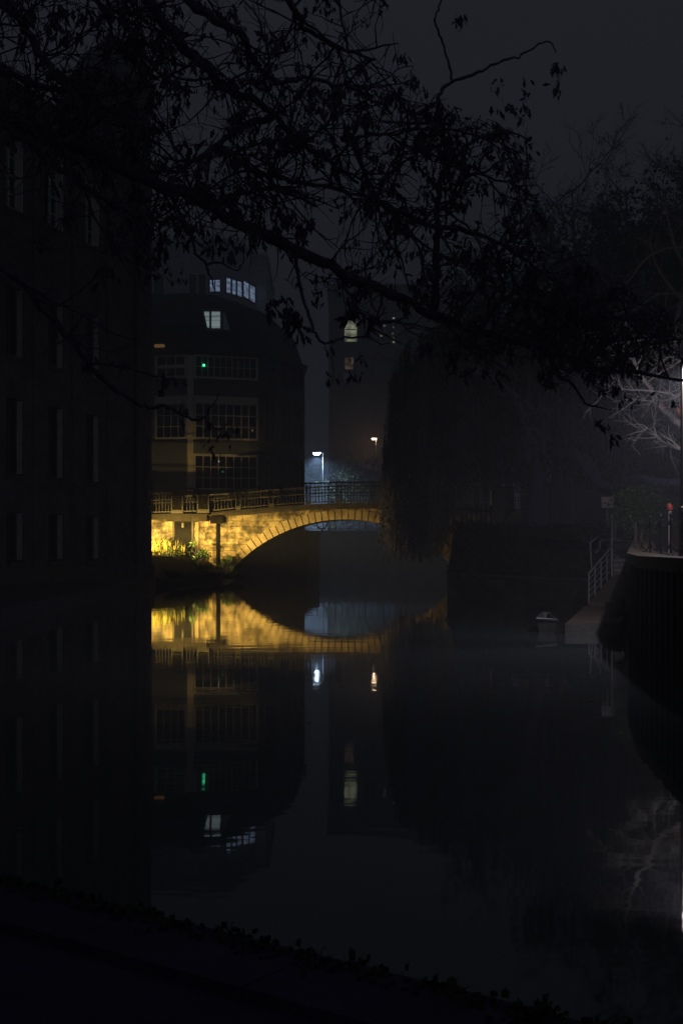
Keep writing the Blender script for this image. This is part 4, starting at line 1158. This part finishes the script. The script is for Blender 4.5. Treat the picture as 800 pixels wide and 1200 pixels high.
# ------------------------------------------------------------------ big overhanging tree in the foreground
def big_tree():
    rng = random.Random(77)
    e = empty('overhanging_tree', (-8.4,8.6,.2), 'big dark tree with dangling withered leaves overhanging the river in the foreground', 'tree')
    g = MB(); gt_ = MB(); gl = MB()
    tb = Vector((-8.4,8.6,.1))
    tr_ = smooth_path([tb, tb+Vector((.1,0,1.8)), tb+Vector((.35,.2,3.6)), tb+Vector((.7,.3,5.4)), tb+Vector((1.0,.4,7.2)), tb+Vector((1.5,.6,9.5)), tb+Vector((2.6,.9,11.8))],4)
    g.tube(tr_, [.62,.5,.45]+[.42-.012*i for i in range(len(tr_)-3)], 14)
    # limbs given as photo-guided polylines (px,py,depth)
    T = lambda k: tuple(tr_[k])
    Ls = [ # (start on trunk or None, points, r0, r1, twigs)
     (10, [(-220,60,9.2),(-60,110,9.4),(60,160,9.6),(180,212,9.8),(250,244,10.),(330,286,10.3),(400,320,10.6),(460,346,11.),(514,372,11.3),(560,388,11.6),(610,402,12.),(650,412,12.3),(695,430,12.6),(750,437,12.9),(805,446,13.2)], .07,.016, 95),
     (18, [(40,-120,9.6),(130,-60,9.8),(165,-10,10.),(200,37,10.),(245,82,10.1),(270,107,10.2),(305,122,10.3),(322,138,10.4),(350,165,10.5),(385,190,10.7),(420,215,10.9)], .065,.015, 34),
     (20, [(120,-90,10.5),(190,-30,10.5),(232,8,10.5),(282,40,10.6),(290,55,10.7),(307,82,10.8),(330,95,10.8),(362,92,11.),(400,100,11.2),(445,120,11.3)], .055,.014, 34),
     (24, [(200,-160,11.),(300,-80,11.),(380,-40,11.),(430,-10,11.),(455,8,11.)], .05,.012, 18),
     (22, [(150,-120,9.),(260,-60,9.3),(330,-10,9.5),(355,30,9.7),(395,55,9.9),(440,70,10.)], .045,.012, 26),
     (None, [(320,136,10.4),(288,146,10.3),(268,158,10.2),(255,172,10.1),(240,182,10.),(215,195,10.),(195,205,9.9)], .035,.012, 14),
     (None, [(257,172,10.1),(277,187,10.1),(300,201,10.2),(325,207,10.3),(350,214,10.4),(400,222,10.6),(445,237,10.8)], .032,.012, 22),
     (None, [(250,244,10.),(266,232,10.),(290,225,10.1),(312,221,10.2),(340,227,10.3),(372,242,10.4)], .030,.010, 12),
     (None, [(505,368,11.3),(512,330,11.2),(510,300,11.2),(514,270,11.1),(511,249,11.1),(515,215,11.),(525,190,11.),(520,160,11.),(514,125,10.9),(516,108,10.9),(530,96,10.9),(560,85,10.8),(585,72,10.8),(612,64,10.8),(640,48,10.8),(650,62,10.8)], .036,.005, 32),
     (None, [(530,96,10.9),(526,75,10.9),(519,50,10.9),(510,27,10.8),(514,8,10.8),(524,-14,10.8)], .012,.008, 2),
     (None, [(515,205,11.),(545,172,11.),(572,158,11.),(600,157,11.),(620,166,11.)], .020,.006, 12),
     (None, [(511,249,11.1),(535,228,11.1),(552,203,11.),(590,212,11.),(625,208,11.)], .020,.006, 12),
     (None, [(400,165,10.9),(437,158,10.9),(470,157,10.9),(495,144,10.9),(512,140,10.9)], .018,.008, 10),
     (None, [(400,160,10.8),(415,172,10.8),(430,210,10.8),(445,237,10.8),(470,262,10.9),(500,290,11.)], .024,.012, 18),
     (None, [(470,120,10.9),(480,131,10.9),(500,136,10.9),(514,140,10.9)], .014,.008, 6),
     (None, [(445,237,10.8),(500,262,11.),(560,275,11.2),(610,300,11.4),(650,330,11.6),(690,350,11.8),(730,352,12.)], .032,.008, 30),
     (None, [(560,388,11.6),(590,350,11.7),(620,330,11.8),(660,305,12.),(690,298,12.)], .026,.008, 18),
     (None, [(610,402,12.),(650,380,12.1),(700,372,12.3),(745,375,12.5),(778,368,12.6)], .026,.008, 20),
     (None, [(700,432,12.6),(714,430,12.6),(735,418,12.7),(750,408,12.8),(775,400,12.9),(803,397,13.)], .026,.010, 8),
     (None, [(640,410,12.2),(655,440,12.2),(672,452,12.3),(685,472,12.3),(702,477,12.3),(716,480,12.4)], .020,.006, 6),
     (None, [(200,225,9.9),(215,262,9.9),(225,279,9.9),(230,297,9.8),(241,312,9.8),(247,326,9.8),(252,340,9.8)], .018,.006, 2),
     (None, [(241,310,9.8),(259,307,9.8),(277,317,9.8),(284,310,9.8),(285,297,9.8)], .010,.004, 1),
     (None, [(345,290,10.3),(350,330,10.3),(358,358,10.3),(368,388,10.3),(376,400,10.3),(386,402,10.3),(400,397,10.4),(428,393,10.5),(440,378,10.6),(452,360,10.6)], .016,.006, 4),
     (None, [(428,393,10.5),(446,403,10.5),(457,402,10.5)], .007,.004, 0),
     (None, [(400,330,10.6),(420,362,10.6),(434,376,10.6),(468,375,10.7),(478,366,10.8),(480,352,10.9)], .012,.006, 3),
     (None, [(468,375,10.7),(480,388,10.7),(497,396,10.7)], .007,.004, 0),
     (None, [(388,400,10.3),(389,420,10.3),(391,440,10.3)], .005,.003, 0),
     (6, [(-160,190,8.6),(-60,270,8.7),(21,327,8.8),(45,355,8.9),(70,383,9.),(105,425,9.1),(122,446,9.2),(150,467,9.3),(175,477,9.4),(196,477,9.4),(224,490,9.5),(241,488,9.5)], .036,.008, 18),
     (None, [(241,488,9.5),(246,478,9.5),(254,468,9.5),(258,460,9.5)], .008,.004, 1),
     (None, [(240,488,9.5),(252,502,9.5),(262,500,9.5),(272,490,9.5)], .008,.004, 1),
     (None, [(105,425,9.1),(140,430,9.2),(180,440,9.3),(205,444,9.3)], .012,.005, 4),
     (18, [(-200,-60,9.),(-80,-50,9.),(20,20,9.2),(32,40,9.3),(55,75,9.4),(75,100,9.5),(110,125,9.6),(160,150,9.7)], .055,.012, 30),
     (16, [(-240,0,9.),(-120,30,9.),(-30,60,9.2),(30,95,9.4),(90,110,9.6),(130,130,9.7),(172,140,9.8)], .05,.012, 34),
     (20, [(-100,-120,9.5),(20,-60,9.5),(80,-20,9.6),(115,5,9.7),(150,15,9.8),(185,5,9.9)], .04,.010, 22),
     (None, [(-60,110,9.4),(10,150,9.5),(60,190,9.6),(110,225,9.7),(150,250,9.8),(195,262,9.9)], .035,.010, 26),
     (None, [(60,160,9.6),(120,140,9.7),(165,105,9.8),(168,62,9.8),(162,48,9.8)], .024,.008, 10),
     (None, [(640,420,12.),(610,350,11.9),(600,310,11.8),(618,270,11.8),(628,235,11.7)], .02,.006, 14),
    ]
    def allowed(v):
        x, y = proj(v)
        if 397 < x < 424 and 364 < y < 452: return False
        if y < -60: return x < 470
        # right boundary
        k = [(-60,440),(0,452),(20,460),(60,478),(90,490),(120,530),(150,600),(190,628),(260,640),(300,680),(330,730),(360,780),(400,812),(520,812)]
        xr = 812
        for a, b_ in zip(k,k[1:]):
            if y <= b_[0]: xr = a[1]+(b_[1]-a[1])*(y-a[0])/(b_[0]-a[0]); break
        k = [(-100,420),(178,420),(180,285),(250,300),(300,330),(330,365),(380,380),(420,400),(500,420),(560,430),(640,440),(700,476),(735,440),(800,436),(830,436)]
        yb = 480
        for a, b_ in zip(k,k[1:]):
            if x <= b_[0]: yb = a[1]+(b_[1]-a[1])*(x-a[0])/(b_[0]-a[0]); break
        return x < xr and y < yb
    def leaf(c, s, hang):
        d = Vector((rng.gauss(0,.38), rng.gauss(0,.38), -1 if hang else rng.gauss(-.3,.6))).normalized()
        a = d.cross(Vector((rng.gauss(0,1),rng.gauss(0,1),rng.gauss(0,.3))))
        if a.length < 1e-3: return
        a.normalize(); nrm = a.cross(d)*s*rng.uniform(-.22,.22)
        n = len(gl.v)
        gl.v += [tuple(c), tuple(c+d*s*.28+a*s*.15), tuple(c+d*s*.36+a*s*.10+nrm*.3), tuple(c+d*s*.55+a*s*.24+nrm), tuple(c+d*s*.68+a*s*.10+nrm), tuple(c+d*s+nrm*1.6),
                 tuple(c+d*s*.68-a*s*.10+nrm), tuple(c+d*s*.55-a*s*.22+nrm), tuple(c+d*s*.36-a*s*.09+nrm*.3), tuple(c+d*s*.28-a*s*.16)]
        gl.f += [(n,n+1,n+2,n+8,n+9),(n+2,n+3,n+4,n+6,n+7,n+8),(n+4,n+5,n+6)]
    def clump(c, n, s=.10, spread=.045):
        p = c+Vector((rng.gauss(0,.02),rng.gauss(0,.02),-rng.uniform(.03,.10)))
        gt_.tube([c, p], .0022, 3, False)
        for _ in range(n):
            q_ = p+Vector((rng.gauss(0,spread),rng.gauss(0,spread),rng.gauss(0,spread)))
            leaf(q_, s*rng.uniform(.6,1.15), rng.random() < .75)
    def sub(pts, r, lvl, count, scale):
        n = len(pts)
        for _ in range(count):
            t = rng.uniform(.08,1)*(n-1); k = min(int(t), n-2); s = pts[k].lerp(pts[k+1], t-k)
            if not allowed(s) and lvl > 0: continue
            if proj(s)[0] < -140: continue
            tan = (pts[k+1]-pts[k]).normalized()
            d = tan*rng.uniform(.2,.8)+Vector((rng.gauss(0,.7),rng.gauss(0,.8),rng.gauss(0,.75)))
            L_ = scale*rng.uniform(.45,1.2); m_ = 7 if lvl == 0 else 5
            p = wander(rng, s, d, L_, m_, .42, .015)
            pp = [p[0]]
            for v in p[1:]:
                if not allowed(v): break
                pp.append(v)
            if len(pp) < 3: continue
            r0 = [.0115,.007,.0045][lvl]*rng.uniform(.8,1.3)
            gt_.tube(pp, [max(.0018, r0*(1-.75*i/len(pp))) for i in range(len(pp))], 4 if lvl == 0 else 3, False)
            # little spur buds
            if rng.random() < (.16 if lvl else .30):
                clump(pp[-1], rng.randint(5,12), rng.uniform(.075,.13), .03)
            if lvl < 2: sub(pp, r0, lvl+1, [5,1][lvl], scale*.5)
    for st_, pts, r0, r1, tw in Ls:
        pp = [P(*p) for p in pts]
        if st_ is not None: pp = [Vector(T(st_))]+pp
        pp = smooth_path(pp, 5); n = len(pp)
        jit = .004+r0*.12
        for i in range(1, n-1): pp[i] += Vector((rng.gauss(0,jit),rng.gauss(0,jit),rng.gauss(0,jit)))
        rr = [r0*(1-i/(n-1))+r1*(i/(n-1)) for i in range(n)]
        g.tube(pp, [x_*rng.uniform(.86,1.14) for x_ in rr], 8)
        sub(pp, r0, 0, int(tw*.85), .80)
    # named leaf clusters seen against the sky and windows
    for px, py, Y, n, s in ((653,72,10.8,9,.10),(652,96,10.8,10,.11),(590,95,10.8,8,.10),(588,115,10.8,9,.10),(612,88,10.8,8,.10),(612,110,10.8,9,.1),(618,125,10.8,10,.11),(616,150,10.8,8,.1),(588,140,10.8,12,.12),(604,165,10.8,9,.11),(625,165,10.9,6,.1),
        (534,14,10.8,8,.09),(547,16,10.8,8,.09),(330,345,10.3,16,.15),(345,365,10.3,20,.16),(352,380,10.3,10,.14),(322,350,10.3,12,.12),(410,350,10.6,18,.14),(432,362,10.6,16,.14),(390,405,10.3,6,.09),(391,436,10.3,8,.09),(418,428,10.5,10,.10),(420,410,10.5,6,.08),
        (196,438,9.3,10,.10),(215,470,9.4,6,.09),(243,478,9.5,8,.09),(250,515,9.5,6,.07),(245,505,9.5,7,.08),(272,500,9.5,8,.08),(192,318,9.8,7,.07),(214,312,9.8,7,.08),(708,488,12.3,9,.14),(720,500,12.3,7,.11),(722,510,12.3,6,.1),
        (725,455,12.6,6,.10),(745,458,12.6,6,.09),(765,452,12.7,6,.10),(785,462,12.8,6,.09),(62,20,9.4,10,.11),(68,30,9.4,8,.1),(95,22,9.5,8,.1),(120,25,9.6,9,.11),(125,38,9.6,8,.1),(145,45,9.7,10,.11)):
        clump(P(px,py,Y), n, s, .035)
    g.build('trunk', M['bark'], e, smooth=True); gt_.build('twigs', M['bark'], e); gl.build('foliage', M['dead_leaf'], e)
big_tree()
